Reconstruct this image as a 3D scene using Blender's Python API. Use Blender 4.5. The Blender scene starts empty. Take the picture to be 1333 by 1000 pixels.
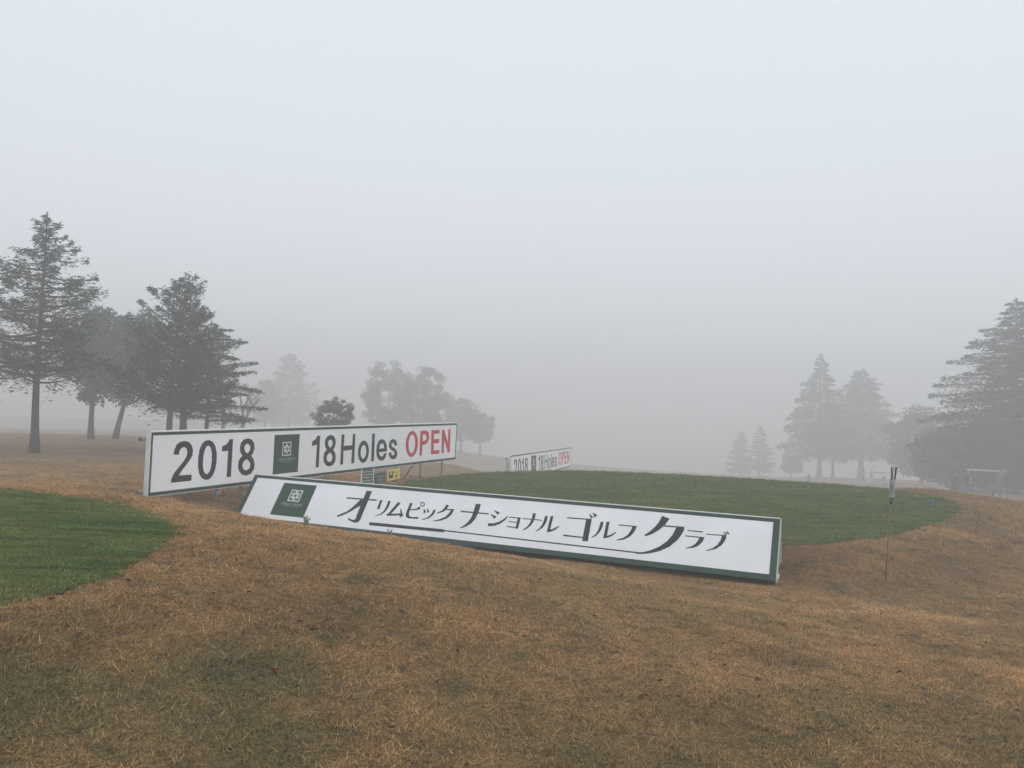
import bpy, bmesh, math, random
import numpy as np
from mathutils import Vector, Matrix

# ------------------------------------------------------------------ camera
SC = bpy.context.scene
COL = SC.collection
R = math.radians
CZ = 1.5                                   # eye height above the turf underfoot
FPX, PITCH, ROLL = 1036.0, R(1.38), R(1.6)
cam = bpy.data.cameras.new('camera')
cam.sensor_width = 36.0
cam.lens = 36.0 * FPX / 1333.0
cam.clip_start, cam.clip_end = 0.05, 3000.0
camo = bpy.data.objects.new('camera', cam)
COL.objects.link(camo)
camo.matrix_world = (Matrix.Translation((0, 0, CZ)) @ Matrix.Rotation(R(90) + PITCH, 4, 'X')
                     @ Matrix.Rotation(ROLL, 4, 'Z'))
SC.camera = camo
# ------------------------------------------------------------------ sky, sun, exposure
SUN_EL, SUN_AZ = R(46), R(131)
w = bpy.data.worlds.new('World'); SC.world = w; w.use_nodes = True
nt = w.node_tree; nt.nodes.clear()
sky = nt.nodes.new('ShaderNodeTexSky'); sky.sky_type = 'NISHITA'; sky.sun_disc = False
sky.sun_elevation = SUN_EL; sky.sun_rotation = SUN_AZ
sky.air_density = 1.0; sky.dust_density = 3.0; sky.ozone_density = 1.0
hs = nt.nodes.new('ShaderNodeHueSaturation'); hs.inputs['Saturation'].default_value = 0.3
ov = nt.nodes.new('ShaderNodeMix'); ov.data_type = 'RGBA'; ov.inputs[0].default_value = 0.8
ov.inputs[7].default_value = (8.9, 9.55, 10.4, 1)          # even overcast layer over the clear sky
bg = nt.nodes.new('ShaderNodeBackground'); bg.inputs['Strength'].default_value = 0.1
wo = nt.nodes.new('ShaderNodeOutputWorld')
nt.links.new(sky.outputs[0], hs.inputs['Color']); nt.links.new(hs.outputs[0], ov.inputs[6]); nt.links.new(ov.outputs[2], bg.inputs[0]); nt.links.new(bg.outputs[0], wo.inputs[0])
sl = bpy.data.lights.new('sun', 'SUN'); sl.energy = 0.85; sl.angle = R(40); sl.color = (1.0, 0.97, 0.93)
so = bpy.data.objects.new('sun', sl); COL.objects.link(so)
so.rotation_euler = (R(90) - SUN_EL, 0, R(180) - SUN_AZ)
SC.view_settings.view_transform = 'Standard'; SC.view_settings.look = 'None'
SC.view_settings.gamma = 1.0; SC.view_settings.use_curve_mapping = False
SC.view_settings.exposure = 0.16
SC.cycles.use_denoising = True
SC.cycles.max_bounces = 8; SC.cycles.volume_bounces = 4; SC.cycles.diffuse_bounces = 3
SC.cycles.use_adaptive_sampling = False

# ------------------------------------------------------------------ helpers
rng = np.random.default_rng(7)
random.seed(7)

def tag(o, label=None, cat=None, group=None, kind=None):
    if label: o['label'] = label
    if cat: o['category'] = cat
    if group: o['group'] = group
    if kind: o['kind'] = kind
    return o

def link(name, me, mat=None, parent=None):
    o = bpy.data.objects.new(name, me); COL.objects.link(o)
    if mat is not None and me is not None: me.materials.append(mat)
    if parent is not None: o.parent = parent
    return o

def empty(name, loc=(0, 0, 0), rot=(0, 0, 0), parent=None):
    o = bpy.data.objects.new(name, None); COL.objects.link(o)
    o.location = loc; o.rotation_euler = rot; o.empty_display_size = 0.2
    if parent is not None: o.parent = parent
    return o

def fast_mesh(name, V, F, smooth=False):
    V = np.asarray(V, np.float32); F = np.asarray(F, np.int32)
    me = bpy.data.meshes.new(name)
    n, k = F.shape
    me.vertices.add(len(V)); me.vertices.foreach_set('co', V.ravel())
    me.loops.add(n * k); me.loops.foreach_set('vertex_index', F.ravel())
    me.polygons.add(n); me.polygons.foreach_set('loop_start', np.arange(0, n * k, k, dtype=np.int32))
    me.polygons.foreach_set('loop_total', np.full(n, k, np.int32))
    if smooth: me.polygons.foreach_set('use_smooth', np.ones(n, bool))
    me.update(calc_edges=True)
    return me

class MB:
    """collects boxes, tubes and lofts into one mesh"""
    def __init__(s): s.v = []; s.f = []
    def add(s, vs, fs):
        b = len(s.v); s.v += [tuple(map(float, q)) for q in vs]; s.f += [tuple(i + b for i in q) for q in fs]
    def box(s, x0, x1, y0, y1, z0, z1, M=None):
        vs = [Vector(q) for q in ((x0,y0,z0),(x1,y0,z0),(x1,y1,z0),(x0,y1,z0),(x0,y0,z1),(x1,y0,z1),(x1,y1,z1),(x0,y1,z1))]
        if M is not None: vs = [M @ q for q in vs]
        s.add(vs, [(0,3,2,1),(4,5,6,7),(0,1,5,4),(1,2,6,5),(2,3,7,6),(3,0,4,7)]); return s
    def tube(s, pts, rad, n=8, cap=True):
        pts = [Vector(p) for p in pts]
        if not hasattr(rad, '__len__'): rad = [rad] * len(pts)
        b = len(s.v); up = Vector((0.31, 0.17, 0.93))
        for i, p in enumerate(pts):
            d = (pts[min(i + 1, len(pts) - 1)] - pts[max(i - 1, 0)]).normalized()
            a = d.cross(up)
            if a.length < 1e-3: a = d.cross(Vector((1, 0, 0)))
            a.normalize(); c = d.cross(a)
            for k in range(n):
                t = 2 * math.pi * k / n
                s.v.append(tuple(p + (a * math.cos(t) + c * math.sin(t)) * rad[i]))
        for i in range(len(pts) - 1):
            for k in range(n):
                k2 = (k + 1) % n
                s.f.append((b + i*n + k, b + i*n + k2, b + (i+1)*n + k2, b + (i+1)*n + k))
        if cap:
            s.f.append(tuple(b + k for k in range(n)[::-1])); e = b + (len(pts) - 1) * n
            s.f.append(tuple(e + k for k in range(n)))
        return s
    def lathe(s, prof, n=16, c=(0, 0, 0)):
        return s.tube_profile([(c[0], c[1], c[2] + z) for r, z in prof], [r for r, z in prof], n)
    def tube_profile(s, pts, rad, n):
        b = len(s.v)
        for p, r in zip(pts, rad):
            for k in range(n):
                t = 2*math.pi*k/n; s.v.append((p[0]+r*math.cos(t), p[1]+r*math.sin(t), p[2]))
        for i in range(len(pts)-1):
            for k in range(n):
                k2 = (k+1) % n; s.f.append((b+i*n+k, b+i*n+k2, b+(i+1)*n+k2, b+(i+1)*n+k))
        s.f.append(tuple(b+k for k in range(n)[::-1])); e = b+(len(pts)-1)*n; s.f.append(tuple(e+k for k in range(n)))
        return s
    def build(s, name, mat, parent=None, smooth=False, bevel=0):
        me = bpy.data.meshes.new(name); me.from_pydata(s.v, [], s.f)
        if smooth: me.polygons.foreach_set('use_smooth', np.ones(len(me.polygons), bool))
        me.update(); o = link(name, me, mat, parent)
        if bevel:
            m = o.modifiers.new('bevel', 'BEVEL'); m.width = bevel; m.segments = 2; m.limit_method = 'ANGLE'
        return o

# ------------------------------------------------------------------ materials
def mat(name, col, rough=0.7, spec=0.3, metal=0.0, var=0.0, scale=6.0, bump=0.0, bscale=40.0):
    m = bpy.data.materials.new(name); m.use_nodes = True
    t = m.node_tree; b = t.nodes['Principled BSDF']
    b.inputs['Roughness'].default_value = rough; b.inputs['Specular IOR Level'].default_value = spec
    b.inputs['Metallic'].default_value = metal; b.inputs['Base Color'].default_value = (*col, 1)
    if var:
        g = t.nodes.new('ShaderNodeNewGeometry'); n = t.nodes.new('ShaderNodeTexNoise')
        n.inputs['Scale'].default_value = scale; n.inputs['Detail'].default_value = 6
        t.links.new(g.outputs['Position'], n.inputs['Vector'])
        r = t.nodes.new('ShaderNodeValToRGB')
        r.color_ramp.elements[0].position = 0.3; r.color_ramp.elements[1].position = 0.7
        r.color_ramp.elements[0].color = (*[c * (1 - var) for c in col], 1)
        r.color_ramp.elements[1].color = (*[min(1, c * (1 + var)) for c in col], 1)
        t.links.new(n.outputs['Fac'], r.inputs['Fac']); t.links.new(r.outputs[0], b.inputs['Base Color'])
    if bump:
        g2 = t.nodes.new('ShaderNodeNewGeometry'); n2 = t.nodes.new('ShaderNodeTexNoise')
        n2.inputs['Scale'].default_value = bscale; n2.inputs['Detail'].default_value = 4
        t.links.new(g2.outputs['Position'], n2.inputs['Vector'])
        bp = t.nodes.new('ShaderNodeBump'); bp.inputs['Strength'].default_value = bump
        t.links.new(n2.outputs['Fac'], bp.inputs['Height']); t.links.new(bp.outputs[0], b.inputs['Normal'])
    return m

M = {}
M['white'] = mat('painted_white_sheet', (0.81, 0.82, 0.84), 0.45, 0.35, var=0.045, scale=1.7)
M['frame'] = mat('dark_green_frame', (0.018, 0.054, 0.038), 0.5, 0.35, var=0.18, scale=3)
M['emblem'] = mat('emblem_green', (0.020, 0.058, 0.038), 0.5, 0.3, var=0.08, scale=4)
M['ink'] = mat('charcoal_vinyl', (0.022, 0.024, 0.027), 0.5, 0.3, var=0.15, scale=5)
M['red'] = mat('red_vinyl', (0.52, 0.035, 0.055), 0.5, 0.3, var=0.06, scale=5)
M['alu'] = mat('white_edge_trim', (0.72, 0.73, 0.73), 0.45, 0.4, var=0.1, scale=8)
M['pipe'] = mat('galvanised_pipe', (0.27, 0.275, 0.275), 0.5, 0.5, metal=0.15, var=0.25, scale=9)
M['rust'] = mat('dark_clamp_iron', (0.10, 0.075, 0.06), 0.7, 0.3, var=0.3, scale=30)
M['grey'] = mat('grey_side_board', (0.33, 0.34, 0.35), 0.6, 0.3, var=0.12, scale=6)
M['pale'] = mat('emblem_print', (0.62, 0.66, 0.62), 0.5, 0.3)
M['script'] = mat('emblem_script_print', (0.36, 0.40, 0.37), 0.5, 0.3)
M['nboard'] = mat('notice_board_green', (0.055, 0.09, 0.08), 0.55, 0.3, var=0.1)
M['yellow'] = mat('notice_yellow', (0.66, 0.55, 0.13), 0.55, 0.3, var=0.06)
M['cane'] = mat('bamboo_cane', (0.20, 0.15, 0.085), 0.6, 0.3, var=0.25, scale=30)
M['sleeve'] = mat('cloudy_plastic', (0.22, 0.22, 0.215), 0.35, 0.5, var=0.1, scale=30)
M['black'] = mat('black_rod', (0.02, 0.02, 0.022), 0.5, 0.4)
M['blue'] = mat('blue_marker_plastic', (0.035, 0.065, 0.22), 0.4, 0.5)
M['bark'] = mat('rough_bark', (0.075, 0.058, 0.046), 0.9, 0.1, var=0.35, scale=9, bump=0.6, bscale=18)
M['bark_pale'] = mat('pale_bark', (0.13, 0.105, 0.085), 0.9, 0.1, var=0.3, scale=9, bump=0.5, bscale=18)
M['fir'] = mat('fir_needles', (0.030, 0.046, 0.026), 0.75, 0.2, var=0.45, scale=1.6)
M['cedar'] = mat('cedar_needles', (0.034, 0.050, 0.036), 0.75, 0.2, var=0.4, scale=1.1)
M['broad'] = mat('evergreen_leaves', (0.045, 0.066, 0.028), 0.7, 0.25, var=0.4, scale=1.4)
M['twig'] = mat('bare_twigs', (0.075, 0.062, 0.052), 0.9, 0.1, var=0.3, scale=5)
M['leafred'] = mat('red_maple_leaf', (0.12, 0.028, 0.022), 0.7, 0.2, var=0.3, scale=60)
M['weed'] = mat('pale_weed', (0.34, 0.38, 0.27), 0.7, 0.2, var=0.3, scale=60)
M['tyre'] = mat('tyre_rubber', (0.02, 0.02, 0.02), 0.85, 0.2)
M['cartbody'] = mat('cart_body_dark', (0.05, 0.06, 0.06), 0.4, 0.5, var=0.1)
M['cartpale'] = mat('cart_body_pale', (0.42, 0.43, 0.43), 0.4, 0.5, var=0.06)
M['roofw'] = mat('cart_roof_white', (0.38, 0.38, 0.37), 0.5, 0.4, var=0.06)
M['seat'] = mat('cart_seat_vinyl', (0.10, 0.095, 0.085), 0.6, 0.3)
M['steel'] = mat('painted_steel_post', (0.36, 0.36, 0.36), 0.5, 0.5)
M['glass'] = mat('acrylic_windscreen', (0.75, 0.8, 0.82), 0.05, 0.5)
M['glass'].node_tree.nodes['Principled BSDF'].inputs['Transmission Weight'].default_value = 0.9
M['skin'] = mat('skin', (0.45, 0.28, 0.20), 0.6, 0.3)
M['cloth'] = mat('dark_jacket', (0.025, 0.027, 0.032), 0.9, 0.1, var=0.15)
M['trouser'] = mat('dark_trousers', (0.035, 0.036, 0.042), 0.9, 0.1, var=0.15)

# ------------------------------------------------------------------ terrain
CTRL = np.array([
 (0,0,0),(-3,0,.12),(3,0,-.12),(0,-10,.1),(-10,-10,.4),(10,-10,-.2),(12,2,-.45),(12,10,-.85),(20,12,-1.25),(-20,0,.4),
 (-2.0,3.4,.17),(0,3.5,-.02),(2.4,3.7,-.12),(3.6,5.5,-.28),(-1.0,5.5,.16),(1.0,6.0,-.15),(6.5,8.5,-.60),(9,13,-.72),
 (-2.0,7.0,.27),(0,8,-.14),(2.2,8.2,-.46),(5.06,10.73,-.75),
 (-4.04,8.9,.23),(-3.03,9.0,.12),(-2.03,10.0,-.17),(-1.28,11.0,-.43),(-4.6,10.4,.10),(-3.6,11.0,-.19),
 (-4.5,13.4,-.60),(-2.79,12.7,-.68),(-.95,11.95,-.715),(.89,11.2,-.735),(2.2,10.65,-.745),(3.35,10.2,-.755),(4.2,10.9,-.66),
 (-4.4,15.0,-.46),(-5.08,13.94,-.38),(-5.6,12.77,-.18),(-3.47,17.7,-.55),(-2.2,20.7,-.60),(-1.57,22.3,-.66),
 (-9.75,18,-.51),(-6,20,-.62),(-4,28,-1.05),(-8,30,-1.05),(-14,12,-.15),(-12,6,.33),(-20,20,-.5),
 (-17.8,30,-.94),(-14,34,-1.0),(-10,45,-1.35),(-26,51,-1.42),(-22,60,-1.75),(-2.75,45,-2.09),
 (0,27,-1.95),(3,37,-2.9),(6,27,-1.9),(3,25,-1.4),(7,24,-1.3),(0,24.6,-1.4),(9.6,22.6,-.95),(10.5,22,-.58),(14.2,22,-.88),(12.5,18,-.66),(20,30,-2.0),(30,50,-3.6),(33,60,-4.3),(34,50,-3.5),
 (10,45,-4.6),(4,55,-5.0),(20,70,-6.3),(40,105,-7.4),(48,105,-6.8),(43,145,-10.6),(0,100,-8.6),(-10,95,-4.8),(-5,110,-5.7),(-39,140,-4.9),
 (-65,120,-4.2),(-60,60,-2.0),(-70,100,-3.6),(80,60,-5),(100,100,-8),(-90,150,-5.8),(90,200,-18),
 (-280,0,-1),(-220,160,-5.5),(-150,235,-6.5),(-100,275,-8),(0,290,-28),(150,290,-25),(280,160,-14),(290,0,-6),(220,-100,-3),(0,-150,0),(-200,-150,0),
 (-620,0,-4),(-600,500,-13),(-250,620,-16),(60,620,-58),(400,620,-52),(620,300,-30),(620,-100,-12),(0,-300,0),(-500,-300,0)], float)
FAR = 1.22                                  # the far trees stand this much farther out, on ground to match
_f = (CTRL[:, 1] >= 84) & (CTRL[:, 1] <= 165) & (np.abs(CTRL[:, 0]) < 110)
CTRL[_f] = np.array([0, 0, CZ]) + (CTRL[_f] - np.array([0, 0, CZ])) * FAR
def _ker(A, B):
    d = A[:, None, :] - B[None, :, :]
    return np.sqrt((d ** 2).sum(-1) + 0.5)
_n = len(CTRL)
_A = np.zeros((_n + 3, _n + 3)); _A[:_n, :_n] = _ker(CTRL[:, :2], CTRL[:, :2]) - 0.02 * np.eye(_n)
_A[:_n, _n] = 1; _A[:_n, _n+1:] = CTRL[:, :2]; _A[_n, :_n] = 1; _A[_n+1:, :_n] = CTRL[:, :2].T
_W = np.linalg.solve(_A, np.concatenate([CTRL[:, 2], np.zeros(3)]))

TEE_L = [(-9.5,6.6),(-9.0,8.3),(-7.4,9.3),(-5.9,9.2),(-5.25,8.86),(-4.66,8.62),(-4.05,8.23),(-3.47,7.66),(-3.06,7.14),(-2.78,6.68),(-2.62,6.22),(-2.53,5.73),
         (-2.49,5.31),(-2.47,4.88),(-2.48,4.55),(-2.62,4.31),(-2.9,4.19),(-3.4,4.05),(-4.6,3.9),(-7.5,4.2),(-9.0,5.2)]
TEE_R = [(3.9,11.31),(5.03,11.91),(6.05,12.61),(7.24,13.73),(8.62,15.37),(9.29,16.36),(9.7,17.3),(9.99,18.45),(9.77,19.63),(8.74,20.77),(7.03,21.69),
         (5.12,22.44),(3.01,22.87),(1.68,22.83),(-.07,21.92),(-1.26,20.78),(-2.1,19.34),(-2.6,17.6),(-2.35,15.8),(-1.2,13.9),(.6,12.5),(2.3,11.6)]
TL_Z = 0.35
def tr_z(x, y): return -0.48 + 0.004 * y

def smooth_loop(P, it=3):
    P = np.array(P, float)
    for _ in range(it):
        Q = np.roll(P, -1, 0); P = np.stack([0.75*P + 0.25*Q, 0.25*P + 0.75*Q], 1).reshape(-1, 2)
    return P
PL_L, PL_R = smooth_loop(TEE_L), smooth_loop(TEE_R)

def sdist(P, x, y):
    """distance outside a polygon (negative inside)"""
    x = np.asarray(x, float); y = np.asarray(y, float)
    d = np.full(x.shape, 1e9); ins = np.zeros(x.shape, bool)
    for (ax, ay), (bx, by) in zip(P, np.roll(P, -1, 0)):
        ex, ey = bx - ax, by - ay
        t = np.clip(((x-ax)*ex + (y-ay)*ey) / (ex*ex + ey*ey + 1e-12), 0, 1)
        d = np.minimum(d, np.hypot(x - ax - t*ex, y - ay - t*ey))
        c = ((ay > y) != (by > y)) & (x < ex * (y - ay) / (by - ay + 1e-12) + ax)
        ins ^= c
    return np.where(ins, -d, d)

def hz(x, y):
    x = np.atleast_1d(np.asarray(x, float)); y = np.atleast_1d(np.asarray(y, float))
    sh = x.shape; P = np.stack([x.ravel(), y.ravel()], 1); out = np.empty(len(P))
    for i in range(0, len(P), 20000):
        q = P[i:i+20000]; out[i:i+20000] = _ker(q, CTRL[:, :2]) @ _W[:_n] + _W[_n] + q @ _W[_n+1:]
    X, Y = P[:, 0], P[:, 1]
    out += 0.016*np.sin(X*2.1 + 1.3*np.sin(Y*1.1)) * np.sin(Y*1.7 + .6) + 0.010*np.sin(X*4.7+Y*3.1) + 0.006*np.sin(X*9.3+2*np.sin(Y*3.7))*np.sin(Y*8.1+X) + 0.012*np.sin(X*1.1-Y*2.9+np.sin(X*.7)) + 0.05*np.sin(X*.33+1)*np.sin(Y*.27)*np.clip((Y-14)/10, 0, 1)
    for PL, fz, rim, wd in ((PL_L, lambda a, b: TL_Z + 0*a, 0.10, 0.9), (PL_R, tr_z, 0.10, 2.2)):
        near = (X > PL[:, 0].min()-3) & (X < PL[:, 0].max()+3) & (Y > PL[:, 1].min()-3) & (Y < PL[:, 1].max()+3)
        if near.any():
            s = sdist(PL, X[near], Y[near]); w_ = np.where(Y[near] > 18.5, .8, .85 + 1.4*np.clip((X[near] - 3.7)/1.4, 0, 1)) if wd > 1 else wd; t = np.clip((s - rim) / w_, 0, 1); t = t*t*(3-2*t)
            out[near] = out[near]*t + fz(X[near], Y[near])*(1-t)
    return out.reshape(sh)
def gz(x, y): return float(hz(x, y)[0])

def turf_nodes(t, kind):
    """colour of the turf as a function of the place; shared by the soil sheet and the blades"""
    L = t.links; N = t.nodes.new
    g = N('ShaderNodeNewGeometry')
    def noise(sc, det=5, rough=.55, stretch=None, off=0):
        n = N('ShaderNodeTexNoise'); n.inputs['Scale'].default_value = sc; n.inputs['Detail'].default_value = det
        n.inputs['Roughness'].default_value = rough
        mp = N('ShaderNodeMapping'); mp.inputs['Location'].default_value = (off, off*.7, 0)
        if stretch: mp.inputs['Scale'].default_value = stretch
        L.new(g.outputs['Position'], mp.inputs['Vector']); L.new(mp.outputs[0], n.inputs['Vector']); return n.outputs['Fac']
    def ramp(fac, *els):
        r = N('ShaderNodeValToRGB'); cr = r.color_ramp
        while len(cr.elements) < len(els): cr.elements.new(.5)
        for e, (p, c) in zip(cr.elements, els): e.position = p; e.color = (*c, 1)
        L.new(fac, r.inputs['Fac']); return r.outputs[0]
    def mix(fac, a, b, mode='MIX'):
        m = N('ShaderNodeMix'); m.data_type = 'RGBA'; m.blend_type = mode
        if isinstance(fac, float): m.inputs[0].default_value = fac
        else: L.new(fac, m.inputs[0])
        for s, v in ((m.inputs[6], a), (m.inputs[7], b)):
            if isinstance(v, tuple): s.default_value = (*v, 1)
            else: L.new(v, s)
        return m.outputs[2]
    W_, B_ = (1, 1, 1), (0, 0, 0)
    if kind == 'dry':
        c = ramp(noise(.9, 6, .6), (.28, (.190, .116, .056)), (.46, (.285, .170, .080)), (.60, (.355, .209, .096)), (.76, (.415, .232, .102)))
        c = mix(ramp(noise(3.0, 5, .65, off=11), (.53, B_), (.70, (.75, .75, .75))), c, (.082, .084, .042))      # greener tufts
        c = mix(ramp(noise(.38, 4, .6, off=37), (.45, B_), (.63, (.55, .55, .55))), c, (.175, .137, .062))          # dull olive patches
        c = mix(ramp(noise(1.35, 5, .65, off=91), (.52, B_), (.70, (.45, .45, .45))), c, (.120, .092, .048))           # worn dull turf
        c = mix(ramp(noise(5.5, 5, .65, off=5), (.56, B_), (.76, (.7, .7, .7))), c, (.060, .044, .032))        # thatch
        sp = N('ShaderNodeSeparateXYZ'); L.new(g.outputs['Position'], sp.inputs[0])
        mr = N('ShaderNodeMapRange'); mr.inputs['From Min'].default_value = 5.6; mr.inputs['From Max'].default_value = 3.3; L.new(sp.outputs['Y'], mr.inputs['Value'])
        ad = N('ShaderNodeMath'); ad.operation = 'MULTIPLY'; L.new(mr.outputs[0], ad.inputs[0]); L.new(ramp(noise(1.1, 5, .6, off=53), (.30, (.15, .15, .15)), (.62, (.85, .85, .85))), ad.inputs[1])
        c = mix(ad.outputs[0], c, (.150, .120, .054))                                                          # greener turf by the camera, also darkened in colour to paint in vignetting
        for (pxy, rad, amt) in (((-1.30, 4.00), .48, .62), ((-1.33, 4.55), .16, .75), ((-1.02, 4.62), .13, .7), ((-2.1, 3.35), .50, .50), ((.75, 3.2), .45, .45), ((-.95, 3.3), .4, .4), ((1.9, 4.4), .5, .3)):
            vm = N('ShaderNodeVectorMath'); vm.operation = 'DISTANCE'; L.new(g.outputs['Position'], vm.inputs[0]); vm.inputs[1].default_value = (*pxy, .05)
            nm = N('ShaderNodeMath'); nm.operation = 'MULTIPLY_ADD'; L.new(noise(4.5, 5, .7, off=pxy[0]*9), nm.inputs[0]); nm.inputs[1].default_value = rad*1.6; L.new(vm.outputs['Value'], nm.inputs[2])
            m2 = N('ShaderNodeMapRange'); m2.inputs['From Min'].default_value = rad*1.95; m2.inputs['From Max'].default_value = rad*1.15; m2.inputs['To Max'].default_value = amt
            L.new(nm.outputs[0], m2.inputs['Value']); c = mix(m2.outputs[0], c, (.070, .084, .036))                   # live green patches
        c = mix(ramp(noise(3.1, 3, .6, off=71), (.64, B_), (.76, (.6, .6, .6))), c, (.43, .235, .100))         # bleached orange
    else:
        c = ramp(noise(.8, 5, .6, (1, 2.6, 1)), (.28, (.044, .076, .020)), (.48, (.075, .114, .031)), (.70, (.122, .153, .046)))
        c = mix(ramp(noise(2.2, 5, .65, (.55, 4.5, 1), off=9), (.46, B_), (.64, (.85, .85, .85))), c, (.030, .054, .020))
        c = mix(ramp(noise(1.5, 5, .65, (.5, 4.5, 1), off=23), (.46, B_), (.64, (.85, .85, .85))), c, (.150, .152, .058))
    return c, noise, ramp, mix

def turf_mat(name, kind, blade, gain=1.0):
    m = bpy.data.materials.new(name); m.use_nodes = True; t = m.node_tree; b = t.nodes['Principled BSDF']
    c, noise, ramp, mix = turf_nodes(t, kind)
    b.inputs['Roughness'].default_value = .85; b.inputs['Specular IOR Level'].default_value = .12
    if blade:
        def tint():
            a = t.nodes.new('ShaderNodeAttribute'); a.attribute_name = 'tint'; return a.outputs['Fac']
        if kind == 'dry':
            v = ramp(tint(), (0, (.30, .28, .26)), (.30, (.72, .70, .68)), (.72, (1.15, 1.13, 1.1)), (.90, (1.45, 1.42, 1.35)), (1, (1.8, 1.8, 1.7)))
        else:
            v = ramp(tint(), (0, (.45, .5, .45)), (.5, (.95, 1, .95)), (.85, (1.4, 1.35, 1.25)), (1, (2.4, 2.1, 1.7)))
        c = mix(1.0, c, v, 'MULTIPLY')
        c = mix(1.0, c, (gain, gain, gain), 'MULTIPLY')
    else:
        f = ramp(noise(38, 6, .7), (.30, (.35, .35, .35)), (.55, (.80, .80, .80)), (.75, (1.3, 1.3, 1.25)))
        c = mix(1.0, c, f, 'MULTIPLY')
        bp = t.nodes.new('ShaderNodeBump'); bp.inputs['Strength'].default_value = .8; bp.inputs['Distance'].default_value = .03
        t.links.new(noise(30, 6, .7, off=3), bp.inputs['Height']); t.links.new(bp.outputs[0], b.inputs['Normal'])
    t.links.new(c, b.inputs['Base Color'])
    return m
M['dry'] = turf_mat('dry_winter_turf', 'dry', False)
M['green'] = turf_mat('mown_green_turf', 'green', False)
M['dryb'] = turf_mat('dry_grass_blades', 'dry', True, 1.55)
M['greenb'] = turf_mat('green_grass_blades', 'green', True, 1.5)

def axis_lines(lo, f0, f1, hi, step, grow=1.22):
    a = list(np.arange(f0, f1 + 1e-6, step)); s = step
    while a[-1] < hi: s *= grow; a.append(min(hi, a[-1] + s))
    s = step
    while a[0] > lo: s *= grow; a.insert(0, max(lo, a[0] - s))
    return np.array(a)
gx = axis_lines(-620, -10, 13, 620, .14); gy = axis_lines(-260, 1.5, 26, 620, .14)
X, Y = np.meshgrid(gx, gy); Z = hz(X, Y)
nx, ny = len(gx), len(gy)
idx = np.arange(nx * ny).reshape(ny, nx)
F = np.stack([idx[:-1, :-1], idx[:-1, 1:], idx[1:, 1:], idx[1:, :-1]], -1).reshape(-1, 4)
tag(link('ground', fast_mesh('ground', np.stack([X, Y, Z], -1).reshape(-1, 3), F, True), M['dry']), kind='structure')

def tee(name, PL, fz, mt):
    P = PL.copy(); ctr = P.mean(0)
    e = np.array([math.sin(i*1.9)*.022 + math.sin(i*.53)*.030 + math.sin(i*3.7+1)*.014 - .04 for i in range(len(P))])
    P = P + (P - ctr) / np.linalg.norm(P - ctr, axis=1)[:, None] * e[:, None]
    V = [(x, y, fz(x, y) + .012) for x, y in P] + [(x, y, fz(x, y) - .06) for x, y in P]
    n = len(P); F_ = [tuple(range(n))] + [(i, n+i, n+(i+1) % n, (i+1) % n) for i in range(n)]
    me = bpy.data.meshes.new(name); me.from_pydata(V, [], F_)
    bm = bmesh.new(); bm.from_mesh(me); bmesh.ops.recalc_face_normals(bm, faces=bm.faces); bm.to_mesh(me); bm.free()
    tag(link(name, me, mt), kind='structure'); return P
tee('near_tee', PL_L, lambda a, b: TL_Z, M['green'])
tee('far_tee', PL_R, tr_z, M['green'])

# ------------------------------------------------------------------ flat print as thin filled shapes
def shape(name, loops, mt, parent, y=-0.001, th=0.0012, lift=0.0):
    """2-D outlines (x, z) with holes -> a thin filled sheet standing just proud of y = 0"""
    cu = bpy.data.curves.new(name, 'CURVE'); cu.dimensions = '2D'; cu.fill_mode = 'BOTH'; cu.extrude = th / 2
    for lp in loops:
        sp = cu.splines.new('POLY'); sp.points.add(len(lp) - 1); sp.use_cyclic_u = True
        for p, (a, b) in zip(sp.points, lp): p.co = (a, b, 0, 1)
    return curve_mesh(name, cu, mt, parent, y - lift)

def curve_mesh(name, cu, mt, parent, y):
    tmp = bpy.data.objects.new('tmp', cu); COL.objects.link(tmp)
    dg = bpy.context.evaluated_depsgraph_get(); me = bpy.data.meshes.new_from_object(tmp.evaluated_get(dg))
    bpy.data.objects.remove(tmp); bpy.data.curves.remove(cu)
    me.transform(Matrix.Translation((0, y, 0)) @ Matrix.Rotation(R(90), 4, 'X'))
    me.materials.clear(); me.name = name
    return link(name, me, mt, parent)

def merged_shape(name, strokes, mt, parent, y=-0.001):
    """a character made of several overlapping strokes, each a hair prouder than the last"""
    V, Fs = [], []
    for i, lp in enumerate(strokes):
        o = shape('stroke', lp, mt, None, y, lift=i * .0005); me = o.data
        b = len(V); V += [tuple(v.co) for v in me.vertices]; Fs += [tuple(b + k for k in p.vertices) for p in me.polygons]
        bpy.data.objects.remove(o); bpy.data.meshes.remove(me)
    me = bpy.data.meshes.new(name); me.from_pydata(V, [], Fs); me.update()
    return link(name, me, mt, parent)

def text_shape(name, body, size, x, z, mt, parent, y=-0.001, shear=0.0, sx=1.0, th=.001, off=0.0):
    cu = bpy.data.curves.new(name, 'FONT'); cu.body = body; cu.size = size; cu.shear = shear
    cu.align_x = 'CENTER'; cu.align_y = 'CENTER'; cu.extrude = th / 2; cu.offset = off; cu.resolution_u = 3
    o = curve_mesh(name, cu, mt, parent, 0)
    o.data.transform(Matrix.Translation((x, y, z)) @ Matrix.Diagonal((sx, 1, 1, 1))); return o

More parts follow.
